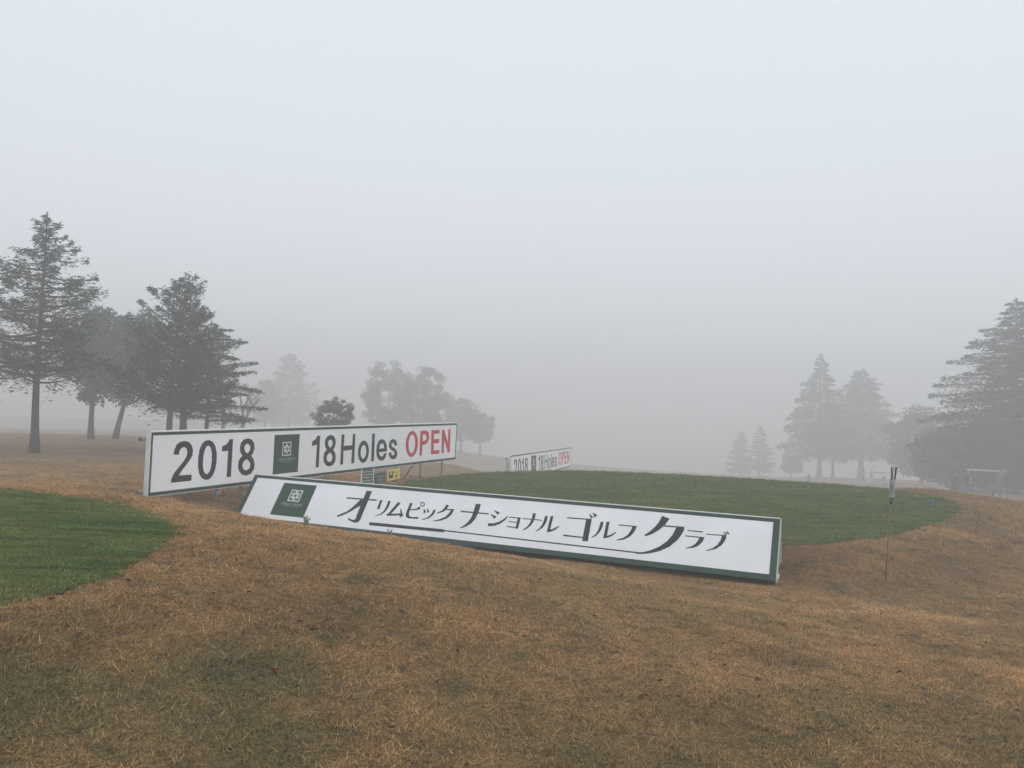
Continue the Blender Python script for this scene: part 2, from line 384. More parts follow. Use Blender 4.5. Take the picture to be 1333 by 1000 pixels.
GLYPH = [[[[[2.294,0.681],[2.401,0.684],[2.393,0.26],[2.391,0.153],[2.366,0.111],[2.313,0.095],[2.241,0.11],[2.162,0.139],[2.162,0.166],[2.225,0.147],[2.274,0.142],
 [2.298,0.165],[2.292,0.232],[2.295,0.52]]],[[[1.964,0.53],[2.55,0.539],[2.551,0.514],[1.975,0.506]]],[[[2.29,0.53],[2.238,0.496],[2.172,0.382],[2.083,0.278],
 [1.931,0.188],[1.946,0.164],[2.038,0.206],[2.156,0.285],[2.238,0.361],[2.3,0.403]]]],[[[[2.614,0.534],[2.66,0.535],[2.662,0.374],[2.618,0.373]]],
 [[[2.769,0.535],[2.816,0.536],[2.818,0.469],[2.812,0.406],[2.787,0.338],[2.735,0.284],[2.643,0.249],[2.636,0.257],[2.712,0.296],[2.754,0.351],[2.768,0.411],
 [2.771,0.473]]]],[[[[2.951,0.529],[3.008,0.513],[2.911,0.324],[2.888,0.29],[2.845,0.293]]],[[[2.828,0.309],[2.846,0.27],[3.117,0.312],[3.099,0.342],
 [2.872,0.306]]],[[[3.031,0.423],[3.052,0.414],[3.137,0.297],[3.085,0.269],[3.064,0.307],[3.073,0.339]]]],[[[[3.174,0.537],[3.219,0.536],[3.22,0.348],
 [3.243,0.304],[3.29,0.293],[3.411,0.308],[3.409,0.272],[3.247,0.266],[3.196,0.282],[3.171,0.318],[3.167,0.361]]],[[[3.22,0.427],[3.308,0.439],[3.355,0.48],
 [3.376,0.485],[3.391,0.443],[3.363,0.433],[3.315,0.418],[3.221,0.409]]],[[[3.444,0.533],[3.447,0.521],[3.445,0.509],[3.439,0.499],[3.429,0.492],[3.417,0.489],
 [3.404,0.49],[3.391,0.495],[3.378,0.503],[3.368,0.514],[3.362,0.526],[3.359,0.539],[3.361,0.551],[3.367,0.56],[3.377,0.567],[3.389,0.57],[3.402,0.57],
 [3.416,0.565],[3.428,0.557],[3.438,0.546]],[[3.429,0.532],[3.43,0.524],[3.429,0.517],[3.425,0.511],[3.42,0.506],[3.412,0.504],[3.404,0.505],[3.395,0.508],
 [3.388,0.513],[3.381,0.52],[3.377,0.527],[3.376,0.535],[3.377,0.543],[3.381,0.549],[3.387,0.553],[3.394,0.555],[3.402,0.555],[3.411,0.552],[3.419,0.547],
 [3.425,0.54]]]],[[[[3.448,0.452],[3.465,0.45],[3.514,0.399],[3.476,0.378]]],[[[3.503,0.467],[3.515,0.467],[3.57,0.412],[3.536,0.391]]],[[[3.627,0.457],
 [3.667,0.452],[3.656,0.374],[3.601,0.305],[3.486,0.261],[3.481,0.271],[3.571,0.317],[3.614,0.378]]]],[[[[3.816,0.566],[3.868,0.548],[3.838,0.473],[3.806,0.439],
 [3.713,0.394],[3.701,0.409],[3.772,0.455],[3.802,0.503]]],[[[3.824,0.489],[3.976,0.497],[3.975,0.474],[3.821,0.472]]],[[[3.935,0.491],[3.979,0.497],
 [3.959,0.403],[3.909,0.335],[3.815,0.285],[3.695,0.26],[3.691,0.271],[3.776,0.3],[3.862,0.351],[3.903,0.406]]]],[[[[4.093,0.484],[4.567,0.485],[4.57,0.464],
 [4.1,0.461]]],[[[4.308,0.623],[4.393,0.625],[4.397,0.524],[4.392,0.453],[4.376,0.369],[4.335,0.29],[4.261,0.226],[4.18,0.187],[4.17,0.198],[4.231,0.248],
 [4.28,0.316],[4.308,0.405],[4.311,0.484]]]],[[[[4.632,0.544],[4.742,0.518],[4.726,0.472]]],[[[4.592,0.477],[4.711,0.444],[4.688,0.402]]],[[[4.608,0.318],
 [4.694,0.326],[4.776,0.359],[4.837,0.412],[4.882,0.467],[4.894,0.459],[4.862,0.39],[4.8,0.328],[4.721,0.287],[4.619,0.271]]]],[[[[4.915,0.46],[5.102,0.463],
 [5.101,0.447],[4.919,0.445]]],[[[5.057,0.461],[5.103,0.463],[5.106,0.278],[5.066,0.277]]],[[[4.923,0.386],[5.064,0.387],[5.065,0.372],[4.927,0.373]]],
 [[[4.915,0.306],[5.072,0.301],[5.072,0.285],[4.919,0.291]]]],[[[[5.132,0.46],[5.443,0.46],[5.445,0.445],[5.136,0.446]]],[[[5.276,0.554],[5.324,0.554],
 [5.326,0.482],[5.32,0.42],[5.293,0.352],[5.243,0.29],[5.189,0.26],[5.184,0.27],[5.235,0.32],[5.267,0.381],[5.279,0.45],[5.278,0.508]]]],[[[[5.476,0.527],
 [5.517,0.527],[5.521,0.463],[5.513,0.406],[5.486,0.337],[5.434,0.287],[5.393,0.265],[5.389,0.275],[5.439,0.322],[5.466,0.389],[5.475,0.459]]],[[[5.562,0.533],
 [5.606,0.535],[5.605,0.315],[5.652,0.337],[5.718,0.388],[5.735,0.384],[5.684,0.322],[5.621,0.284],[5.568,0.267],[5.563,0.281]]]],[[[[5.818,0.541],[6.193,0.548],
 [6.194,0.53],[5.823,0.522]]],[[[6.11,0.533],[6.193,0.547],[6.206,0.193],[6.121,0.194]]],[[[5.82,0.26],[6.123,0.255],[6.124,0.237],[5.825,0.238]]],
 [[[6.13,0.632],[6.21,0.576],[6.18,0.551]]],[[[6.182,0.653],[6.263,0.614],[6.23,0.573]]]],[[[[6.332,0.517],[6.375,0.518],[6.375,0.45],[6.366,0.405],
 [6.343,0.342],[6.305,0.29],[6.253,0.255],[6.247,0.265],[6.295,0.31],[6.319,0.374],[6.328,0.445]]],[[[6.417,0.525],[6.462,0.527],[6.465,0.307],[6.517,0.333],
 [6.578,0.381],[6.591,0.371],[6.538,0.316],[6.485,0.284],[6.424,0.264],[6.419,0.277]]]],[[[[6.595,0.502],[6.862,0.503],[6.858,0.486],[6.6,0.487]]],
 [[[6.804,0.494],[6.864,0.502],[6.855,0.447],[6.838,0.4],[6.797,0.334],[6.72,0.28],[6.622,0.254],[6.619,0.266],[6.704,0.304],[6.758,0.357],[6.79,0.423]]]],
 [[[[7.195,0.698],[7.306,0.663],[7.255,0.563],[7.178,0.47],[7.098,0.405],[7.013,0.362],[6.99,0.376],[7.068,0.449],[7.134,0.537],[7.173,0.62]]],[[[7.25,0.555],
 [7.527,0.559],[7.525,0.541],[7.242,0.534]]],[[[7.414,0.538],[7.527,0.559],[7.525,0.513],[7.51,0.458],[7.463,0.359],[7.368,0.246],[7.247,0.165],[7.11,0.113],
 [6.979,0.088],[6.922,0.086],[6.919,0.108],[7.008,0.118],[7.114,0.159],[7.226,0.227],[7.319,0.319],[7.382,0.424]]]],[[[[7.572,0.515],[7.784,0.517],[7.784,0.5],
 [7.574,0.502]]],[[[7.55,0.433],[7.812,0.432],[7.807,0.416],[7.552,0.419]]],[[[7.748,0.421],[7.813,0.432],[7.803,0.384],[7.786,0.347],[7.739,0.291],
 [7.673,0.257],[7.583,0.239],[7.581,0.248],[7.649,0.274],[7.703,0.319],[7.734,0.377]]]],[[[[7.834,0.488],[8.096,0.494],[8.096,0.48],[7.836,0.474]]],
 [[[8.039,0.479],[8.097,0.496],[8.098,0.452],[8.086,0.409],[8.049,0.338],[7.981,0.278],[7.859,0.234],[7.857,0.244],[7.938,0.283],[8.0,0.346],[8.03,0.415]]],
 [[[8.049,0.545],[8.105,0.513],[8.081,0.493]]],[[[8.082,0.558],[8.139,0.526],[8.114,0.505]]]],[[[[2.579,0.134],[3.897,0.145],[3.947,0.125],[3.93,0.097],
 [3.863,0.094],[2.586,0.081]]],[[[3.917,0.135],[6.978,0.113],[6.981,0.094],[3.923,0.116]]]]]
LETTERS = [["2",[[[0.417,0.568],[0.433,0.64],[0.476,0.714],[0.539,0.75],[0.621,0.76],[0.706,0.738],[0.76,0.69],[0.791,0.618],[0.785,0.541],[0.742,0.472],[0.664,0.393],
 [0.587,0.315],[0.545,0.255],[0.792,0.249],[0.79,0.159],[0.4,0.159],[0.407,0.215],[0.442,0.287],[0.518,0.364],[0.61,0.447],[0.668,0.521],[0.684,0.584],
 [0.671,0.636],[0.636,0.666],[0.586,0.668],[0.547,0.642],[0.528,0.604],[0.52,0.56]]]],["0",[[[1.104,0.757],[1.187,0.727],[1.247,0.651],[1.283,0.542],
 [1.287,0.408],[1.265,0.288],[1.217,0.198],[1.149,0.15],[1.078,0.147],[0.996,0.182],[0.938,0.258],[0.909,0.365],[0.903,0.496],[0.92,0.612],[0.958,0.696],
 [1.025,0.746]],[[1.101,0.673],[1.145,0.642],[1.178,0.561],[1.187,0.44],[1.175,0.335],[1.149,0.263],[1.098,0.231],[1.052,0.253],[1.015,0.319],[1.002,0.411],
 [1.006,0.516],[1.026,0.608],[1.058,0.659]]]],["1",[[[1.548,0.756],[1.621,0.755],[1.618,0.155],[1.523,0.155],[1.527,0.578],[1.485,0.573],[1.392,0.567],
 [1.39,0.648],[1.459,0.667],[1.514,0.702]]]],["8",[[[1.961,0.756],[2.054,0.735],[2.115,0.673],[2.132,0.587],[2.103,0.51],[2.061,0.465],[2.121,0.409],
 [2.155,0.321],[2.141,0.237],[2.078,0.17],[1.968,0.147],[1.866,0.171],[1.791,0.239],[1.765,0.324],[1.778,0.407],[1.824,0.453],[1.858,0.472],[1.808,0.531],
 [1.786,0.609],[1.802,0.685],[1.871,0.741]],[[1.957,0.672],[2.01,0.646],[2.034,0.598],[2.014,0.542],[1.964,0.509],[1.906,0.55],[1.887,0.597],[1.903,0.65]],
 [[1.957,0.418],[2.021,0.379],[2.052,0.321],[2.036,0.258],[1.961,0.23],[1.889,0.26],[1.864,0.318],[1.88,0.373]]]],["1",[[[3.809,0.747],[3.889,0.747],
 [3.893,0.161],[3.802,0.163],[3.805,0.587],[3.664,0.559],[3.656,0.643],[3.75,0.678]]]],["8",[[[4.216,0.75],[4.31,0.729],[4.371,0.669],[4.389,0.585],
 [4.361,0.509],[4.319,0.465],[4.38,0.411],[4.414,0.326],[4.401,0.243],[4.339,0.177],[4.228,0.153],[4.125,0.176],[4.049,0.243],[4.022,0.326],[4.035,0.407],
 [4.081,0.453],[4.115,0.472],[4.064,0.528],[4.042,0.604],[4.057,0.679],[4.126,0.734]],[[4.213,0.667],[4.267,0.642],[4.291,0.595],[4.271,0.541],[4.221,0.508],
 [4.163,0.548],[4.143,0.594],[4.158,0.646]],[[4.215,0.419],[4.279,0.381],[4.311,0.324],[4.296,0.263],[4.221,0.235],[4.147,0.264],[4.122,0.32],[4.138,0.375]]]],
 ["H",[[[4.566,0.75],[4.662,0.749],[4.654,0.524],[4.944,0.527],[4.945,0.749],[5.032,0.749],[5.04,0.167],[4.939,0.168],[4.944,0.44],[4.654,0.43],[4.662,0.166],
 [4.57,0.164]]]],["o",[[[5.548,0.369],[5.542,0.311],[5.523,0.257],[5.492,0.211],[5.451,0.177],[5.404,0.158],[5.353,0.153],[5.302,0.164],[5.255,0.189],
 [5.214,0.227],[5.182,0.275],[5.162,0.33],[5.155,0.388],[5.16,0.445],[5.179,0.498],[5.209,0.543],[5.248,0.577],[5.295,0.598],[5.346,0.604],[5.397,0.595],
 [5.445,0.57],[5.487,0.533],[5.52,0.484],[5.541,0.429]],[[5.45,0.374],[5.447,0.338],[5.437,0.304],[5.421,0.276],[5.4,0.255],[5.375,0.242],[5.349,0.239],
 [5.323,0.245],[5.299,0.26],[5.278,0.283],[5.263,0.313],[5.253,0.347],[5.249,0.383],[5.253,0.419],[5.263,0.452],[5.279,0.48],[5.299,0.501],[5.323,0.514],
 [5.349,0.518],[5.375,0.512],[5.4,0.497],[5.421,0.474],[5.437,0.445],[5.447,0.41]]]],["l",[[[5.635,0.736],[5.739,0.738],[5.752,0.167],[5.652,0.168]]]],
 ["e",[[[6.245,0.347],[5.933,0.341],[5.967,0.276],[6.036,0.242],[6.101,0.257],[6.129,0.309],[6.234,0.309],[6.191,0.214],[6.101,0.16],[5.968,0.17],[5.869,0.236],
 [5.825,0.359],[5.836,0.489],[5.905,0.59],[6.019,0.617],[6.146,0.574],[6.223,0.469]],[[5.931,0.412],[6.133,0.419],[6.096,0.499],[6.027,0.533],[5.951,0.5]]]],
 ["s",[[[6.647,0.457],[6.532,0.457],[6.513,0.505],[6.461,0.525],[6.414,0.506],[6.408,0.467],[6.461,0.428],[6.574,0.39],[6.656,0.32],[6.67,0.227],[6.595,0.171],
 [6.497,0.161],[6.396,0.19],[6.331,0.258],[6.32,0.315],[6.418,0.318],[6.438,0.265],[6.489,0.242],[6.547,0.26],[6.558,0.299],[6.52,0.332],[6.403,0.371],
 [6.324,0.426],[6.307,0.504],[6.359,0.572],[6.464,0.603],[6.57,0.581],[6.626,0.519]]]],["O",[[[7.548,0.455],[7.54,0.379],[7.513,0.308],[7.47,0.248],
 [7.413,0.204],[7.348,0.178],[7.278,0.172],[7.209,0.185],[7.144,0.218],[7.088,0.267],[7.046,0.329],[7.019,0.4],[7.009,0.475],[7.017,0.55],[7.043,0.619],
 [7.084,0.678],[7.139,0.723],[7.203,0.751],[7.272,0.759],[7.342,0.748],[7.408,0.717],[7.465,0.668],[7.51,0.605],[7.538,0.533]],[[7.422,0.46],[7.417,0.405],
 [7.402,0.354],[7.379,0.311],[7.348,0.278],[7.313,0.259],[7.275,0.253],[7.238,0.262],[7.203,0.285],[7.173,0.32],[7.15,0.365],[7.136,0.416],[7.131,0.471],
 [7.135,0.525],[7.15,0.576],[7.173,0.619],[7.202,0.651],[7.237,0.671],[7.275,0.678],[7.313,0.669],[7.348,0.647],[7.378,0.612],[7.402,0.567],[7.417,0.515]]]],
 ["P",[[[7.635,0.746],[7.9,0.754],[8.02,0.709],[8.067,0.594],[8.015,0.483],[7.905,0.431],[7.758,0.422],[7.76,0.185],[7.648,0.185]],[[7.756,0.659],[7.88,0.664],
 [7.939,0.598],[7.906,0.526],[7.76,0.511]]]],["E",[[[8.149,0.754],[8.563,0.754],[8.56,0.667],[8.289,0.665],[8.296,0.536],[8.561,0.542],[8.566,0.443],
 [8.301,0.438],[8.313,0.272],[8.602,0.27],[8.6,0.183],[8.192,0.186]]]],["N",[[[8.679,0.757],[8.797,0.757],[9.024,0.418],[9.018,0.759],[9.127,0.759],
 [9.151,0.189],[9.043,0.189],[8.824,0.513],[8.828,0.19],[8.716,0.192]]]]]

def emblem(parent, x0, x1, z0, z1, y=-.0012):
    """green badge: framed six-petal flower over a line of script"""
    W, H = x1 - x0, z1 - z0; cx = (x0 + x1) / 2; cz = z0 + H * .63
    e = shape('emblem', [[(x0, z0), (x1, z0), (x1, z1), (x0, z1)]], M['emblem'], parent, y, .002)
    a, b, t = W * .175, H * .180, W * .030
    shape('emblem_border', [[(cx-a, cz-b), (cx+a, cz-b), (cx+a, cz+b), (cx-a, cz+b)],
                            [(cx-a+t, cz-b+t), (cx+a-t, cz-b+t), (cx+a-t, cz+b-t), (cx-a+t, cz+b-t)]], M['pale'], e, y - .0018)
    for k in range(6):
        th = math.pi/2 + k*math.pi/3; d = (math.cos(th), math.sin(th)); n = (-d[1], d[0])
        def pt(r, s): return (cx + (d[0]*r + n[0]*s) * W, cz + (d[1]*r + n[1]*s) * W)
        shape('petal', [[pt(.022, 0), pt(.060, .028), pt(.088, .042), pt(.115, .026), pt(.136, 0), pt(.115, -.026), pt(.088, -.042), pt(.060, -.028)]],
              M['pale'], e, y - .0018 - k*.00012)
    text_shape('script_line', 'Olympic National', W * .105, cx, z0 + H*.365, M['script'], e, y - .0018, .45, .85)
    zs = z0 + H*.285; o = shape('small_line', [[(cx + W*(q*.032 - .21), zs), (cx + W*(q*.032 - .192), zs), (cx + W*(q*.032 - .192), zs + W*.013), (cx + W*(q*.032 - .21), zs + W*.013)] for q in range(14) if q != 6], M['script'], e, y - .0018)
    o['kind'] = 'stuff'                                # a line too small to read
    return e

# ------------------------------------------------------------------ leaning katakana sign
LEAN = 0.6039; WF, LF = 8.684, 0.75
fo = Vector((-4.6114, 13.7007, -0.5555)); 
sign = empty('leaning_sign', fo, (0, 0.0061, -0.4035))
tag(sign, 'long white sign with black katakana lettering, leaning back on the dry grass', 'sign')
face = Matrix.Rotation(-LEAN, 4, 'X')
def on_face(o): o.data.transform(face); return o
pw = WF / 4
for k in range(4):
    on_face(MB().box(k*pw + .0006, (k+1)*pw - .0006, 0, .018, 0, LF).build('panel', M['white'], sign))
for (x0, x1, z0, z1) in ((-.085, WF+.085, LF, LF+.052), (-.085, WF+.085, -.082, 0), (-.085, 0, 0, LF), (WF, WF+.085, 0, LF)):
    on_face(MB().box(x0, x1, -.006, .024, z0, z1).build('frame_bar', M['frame'], sign, bevel=.003))
on_face(MB().box(-.088, WF+.088, -.004, .040, LF+.053, LF+.068).build('edge_trim', M['alu'], sign))
for i, g in enumerate(GLYPH):
    o = merged_shape('character' if i < len(GLYPH) - 1 else 'underline', g, M['ink'], sign); on_face(o)
e = emblem(sign, .612, 1.297, .084, .694); on_face(e)
for c in e.children: on_face(c)
# back sheet, triangular end boards and feet of the wedge
sy, cy_ = math.sin(LEAN), math.cos(LEAN)
tz, ty = (LF+.052)*cy_, (LF+.052)*sy
by = ty + .26
mb = MB(); mb.add([(-.085, ty+.022, tz-.01), (WF+.085, ty+.022, tz-.01), (WF+.085, by, -.10), (-.085, by, -.10),
                   (-.085, ty+.037, tz-.01), (WF+.085, ty+.037, tz-.01), (WF+.085, by+.015, -.10), (-.085, by+.015, -.10)],
                  [(0,1,2,3),(7,6,5,4),(0,4,5,1),(1,5,6,2),(2,6,7,3),(3,7,4,0)])
mb.build('back_sheet', M['grey'], sign)
for xe in (-.083, WF + .083):
    sgn = 1 if xe > 0 else -1
    A_, B_, C_ = (.018, -.065), (by-.004, -.065), (ty+.018, tz-.03)
    mb = MB(); n3 = [(xe - sgn*.006, *q) for q in (A_, B_, C_)] + [(xe - sgn*.03, *q) for q in (A_, B_, C_)]
    mb.add(n3, [(0,1,2),(5,4,3),(0,3,4,1),(1,4,5,2),(2,5,3,0)]); mb.build('end_board', M['grey'], sign)
    def bar(p, q, wd=.022):
        mb = MB(); d = Vector((0, q[0]-p[0], q[1]-p[1])).normalized(); n = Vector((0, -d.z, d.y)) * wd
        P_, Q_ = Vector((0, *p)), Vector((0, *q))
        vs = [P_-n, Q_-n, Q_+n, P_+n]
        mb.add([v + Vector((xe - sgn*.008, 0, 0)) for v in vs] + [v + Vector((xe + sgn*.012, 0, 0)) for v in vs],
               [(0,1,2,3),(7,6,5,4),(0,4,5,1),(1,5,6,2),(2,6,7,3),(3,7,4,0)]); mb.build('end_trim', M['alu'], sign)
    bar((.03, -.085), (by, -.085)); bar((by, -.085), (ty+.03, tz-.01), .018); bar((.012, -.06), (ty+.012, tz-.02), .014)

# ------------------------------------------------------------------ upright "2018" boards on pipe legs
BK = 1.12                                   # size of the near board against the far one
def open_board(loc, rz, slope, tilt, label, sx=1.0, near=True):
    W, H = 9.476 * sx, 0.9
    root = empty('signboard', loc, (-tilt, slope, rz)); root.rotation_mode = 'XYZ'
    tag(root, label, 'signboard', 'white boards reading 2018 18Holes OPEN')
    root.matrix_world = Matrix.Translation(loc) @ Matrix.Rotation(rz, 4, 'Z') @ Matrix.Rotation(slope, 4, 'Y') @ Matrix.Rotation(-tilt, 4, 'X') @ Matrix.Scale(BK if near else 1.0, 4)
    n = 5; pw = (W - .07) / n
    for k in range(n):
        MB().box(.035 + k*pw + .001, .035 + (k+1)*pw - .001, 0, .016, .05, H-.042).build('panel', M['white'], root)
    for (x0, x1, z0, z1) in ((0, W, H-.042, H), (0, W, 0, .05), (0, .035, .05, H-.042), (W-.035, W, .05, H-.042)):
        MB().box(x0, x1, -.005, .022, z0, z1).build('frame_bar', M['frame'], root, bevel=.003)
    for (x0, x1, z0, z1, y0) in ((-.012, W+.012, H+.001, H+.019, -.003), (-.012, W+.012, -.012, -.001, .002), (-.014, -.001, -.012, H+.019, -.004), (W+.001, W+.012, -.012, H+.019, -.003)):
        MB().box(x0, x1, y0, .075, z0, z1).build('edge_trim', M['alu'], root)
    MB().box(.002, W-.002, .056, .070, .002, H-.002).build('back_sheet', M['grey'], root)
    for i, (ch, loops) in enumerate(LETTERS):
        lp = [[(a*sx, b) for a, b in l] for l in loops]
        shape('digit' if ch.isdigit() else 'letter', lp, M['red'] if i >= 11 else M['ink'], root)
    emblem(root, 2.617*sx, 3.288*sx, .118, .792)
    def world_ground(u, y):
        p = root.matrix_world @ Vector((u, y, 0)); return (gz(p.x, p.y) - p.z) / (BK if near else 1.0)
    for u in (.13, 1.42, 1.97, 3.35, 4.36, 5.62, 6.83, 7.91, 8.97):
        u *= sx; g = world_ground(u, .11) - .25
        MB().tube([(u, .105, g), (u, .105, .72)], .0245, 10).build('post', M['pipe'], root, True)
    for u, du in ((1.50, -.16), (8.32, -.30), (4.9, -.2)):
        u *= sx; g = world_ground(u + du*1.3, .5) - .05
        MB().tube([(u + du*1.25, .62, g), (u, .16, .42)], .0215, 8).build('brace', M['pipe'], root, True)
    for z in (.05, .80):
        MB().tube([(-.06, .13, z), (W+.02, .13, z)], .0245, 8).build('rail', M['pipe'], root, True)
        MB().tube([(-.085, .11, z), (-.045, .15, z)], .026, 8).build('clamp', M['rust'], root)
    MB().box(1.38*sx, 1.50*sx, .06, .16, -.125, -.075).build('clamp', M['pipe'], root, bevel=.01)
    if not near:
        g = world_ground(-.25, 0)
        MB().tube([(-.16, .04, g - .2), (-.16, .04, .80)], .05, 8).build('post', M['pipe'], root, True)
        MB().tube([(-1.9, .04, g + .05), (-.16, .04, .55)], .03, 8).build('brace', M['pipe'], root, True)
    return root
B0 = Vector((-5.0684, 11.2135, .048 - CZ)) * BK + Vector((0, 0, CZ))
open_board(B0, 1.1689, -.0013, -.0245,
           'big white board reading 2018 18Holes OPEN, standing on pipe legs behind the leaning sign')
open_board(Vector((.03, 26.815, -1.17)), 1.3104, .0209, .03,
           'small hazy far board reading 2018 18Holes OPEN, half hidden beyond the green tee', 1.165, False)

# ------------------------------------------------------------------ notice boards below the big board
bm_ = Matrix.Translation(B0) @ Matrix.Rotation(1.1689, 4, 'Z') @ Matrix.Scale(BK, 4)
def notice(name, label, x0, x1, z0, z1, y, tilt, mt, style):
    c = bm_ @ Vector(((x0+x1)/2, y, (z0+z1)/2)); g = gz(c.x, c.y)
    root = empty(name, (c.x, c.y, g), (0, 0, 1.1689)); tag(root, label, 'notice board', 'notice boards under the signboard')
    zc = c.z - g; w_, h_ = (x1-x0)/2*BK, (z1-z0)/2*BK
    T = Matrix.Translation((0, 0, zc)) @ Matrix.Rotation(tilt, 4, 'Y')
    def tr(o): o.data.transform(T); return o
    tr(MB().box(-w_, w_, 0, .012, -h_, h_).build('board', mt, root))
    for s in (-1, 1):
        MB().box(s*w_*.8 - .009, s*w_*.8 + .009, .016, .03, -.15, zc + h_*.7).build('stake', M['alu'] if style == 1 else M['pipe'], root)
    rnd = random.Random(x0)
    def word(xa, xb, za, hh, m_):
        loops = []; x = xa
        while x < xb - .012:
            ww = rnd.uniform(.012, .03); zz = za + rnd.uniform(-.004, .004)
            if rnd.random() < .85: loops.append([(x, zz), (min(xb, x+ww), zz), (min(xb, x+ww), zz+hh*rnd.uniform(.5, 1)), (x, zz+hh*rnd.uniform(.6, 1))])
            x += ww + rnd.uniform(.006, .014)
        o_ = tr(shape('lettering', loops, m_, root, -.001)); o_['kind'] = 'stuff'
    if style == 1:
        for s in (-1, 1): tr(MB().box(s*w_-.014, s*w_+.014, -.004, .016, -h_-.04, h_+.012).build('edge_trim', M['alu'], root))
        for k in range(5): word(-w_*.82, w_*.82, h_*.66 - k*h_*.40, .030, M['pale'])
    elif style == 2:
        word(-w_*.75, w_*.75, h_*.25, .022, M['script']); word(-w_*.4, w_*.55, -h_*.55, .045, M['script'])
    else:
        tr(shape('picture', [[(-w_*.80, -h_*.62), (-w_*.12, -h_*.62), (-w_*.12, h_*.62), (-w_*.80, h_*.62)],
                             [(-w_*.66, h_*.05), (-w_*.30, h_*.05), (-w_*.30, h_*.48), (-w_*.66, h_*.48)]], M['ink'], root, -.001))
        word(0, w_*.8, h_*.25, .022, M['ink'])
        tr(text_shape('lettering', '300', .10, w_*.42, -h_*.42, M['ink'], root, -.001, 0, 1.0, off=.002))
notice('notice_board', 'dark green notice board with rows of white lettering between white side strips', 5.18, 5.60, -.27, .03, -.10, 0, M['nboard'], 1)
notice('notice_board', 'plain green notice board tilted beside the yellow one', 5.71, 6.13, -.285, -.075, -.06, -.06, M['nboard'], 2)
notice('notice_board', 'small yellow notice board with a black picture and the number 300', 6.25, 6.75, -.265, -.035, -.04, -.04, M['yellow'], 3)
p = bm_ @ Vector((7.45, .3, 0)); g = gz(p.x, p.y)
tag(MB().tube([(p.x, p.y, g-.05), (p.x-.05, p.y, g+.12)], .012, 6).build('wooden_peg', M['cane'], None), 'small pale peg stuck in the ground under the signboard', 'peg')

# ------------------------------------------------------------------ stake with a clear sleeve of black rods
sx_, sy2 = 4.83, 10.22; g = gz(sx_, sy2)
st = empty('marker_stake', (sx_, sy2, g)); st.scale = (1, 1, .945); tag(st, 'thin cane stake carrying a cloudy plastic sleeve of black rods, right of the leaning sign', 'stake')
top = Vector((.066, .0, 1.13))
MB().tube([(0, 0, -.12), (.03, 0, .5), tuple(top)], [.009, .008, .0072], 8).build('cane', M['cane'], st, True)
MB().tube([(.064, 0, 1.115), (.067, 0, 1.135), (.069, 0, 1.15), (.071, 0, 1.17), (.075, 0, 1.28), (.078, 0, 1.40)], [.012, .03, .046, .030, .030, .033], 12).build('sleeve', M['sleeve'], st, True)
MB().tube([(.062, 0, 1.06), (.064, 0, 1.10)], .015, 8).build('collar', M['black'], st)
for (dx, dy, tx, hh, rr) in ((-.012, 0, -.018, 1.565, .007), (.004, .01, .012, 1.56, .006), (.016, -.005, .042, 1.565, .011)):
    MB().tube([(.076+dx, dy, 1.30), (.078+tx, dy*1.5, hh)], rr, 8).build('rod', M['black'], st)

def marker(x, y, label):
    z = tr_z(x, y) + .012
    o = MB().lathe([(.060, 0), (.066, .012), (.062, .03), (.048, .048), (.024, .058), (.004, .06)], 14).build('tee_marker', M['blue'], None, True)
    o.location = (x, y, z); tag(o, label, 'tee marker', 'blue tee markers')
marker(9.15, 17.31, 'small blue tee marker near the right tip of the green tee')
marker(.20, 21.43, 'small blue tee marker at the far edge of the tee, below the far board')

# ------------------------------------------------------------------ trees
def at(px, depth, py=560):
    """ground point on the bearing of a photograph column at a given distance"""
    x = (px - 666.5)/FPX; z = -(py - 500)/FPX
    xr = x*math.cos(ROLL) - z*math.sin(ROLL); return xr*depth, depth

def leaf_cards(P, D, L, W, r):
    """diamond leaf cards, one per point, long axis D"""
    n = len(P); D = D / (np.linalg.norm(D, axis=1)[:, None] + 1e-9)
    S = np.cross(D, r.normal(size=(n, 3)) * np.array([.6, .6, 1.0]) + np.array([0, 0, .5])); S /= (np.linalg.norm(S, axis=1)[:, None] + 1e-9)
    L = L[:, None]; Wd = W[:, None]
    a = P - D*L*.35; b = P + S*Wd + D*L*.08; c = P + D*L*.65; d = P - S*Wd + D*L*.08
    V = np.stack([a, b, c, d], 1).reshape(-1, 3)
    return V, np.arange(4*n).reshape(n, 4)

def finish_tree(name, x, y, label, trunk, V, leafmat, barkmat, rz=0, group='trees'):
    k = FAR if y >= 84 else 1.0
    x, y = x*k, y*k; z = gz(x, y)
    root = empty(name, (x, y, z), (0, 0, rz)); root.scale = (k, k, k); tag(root, label, 'tree', group)
    trunk.build('trunk', barkmat, root, True)
    if V is not None and len(V):
        F_ = np.arange(len(V)).reshape(-1, 4); link('crown', fast_mesh('crown', V, F_), leafmat, root)
    return root

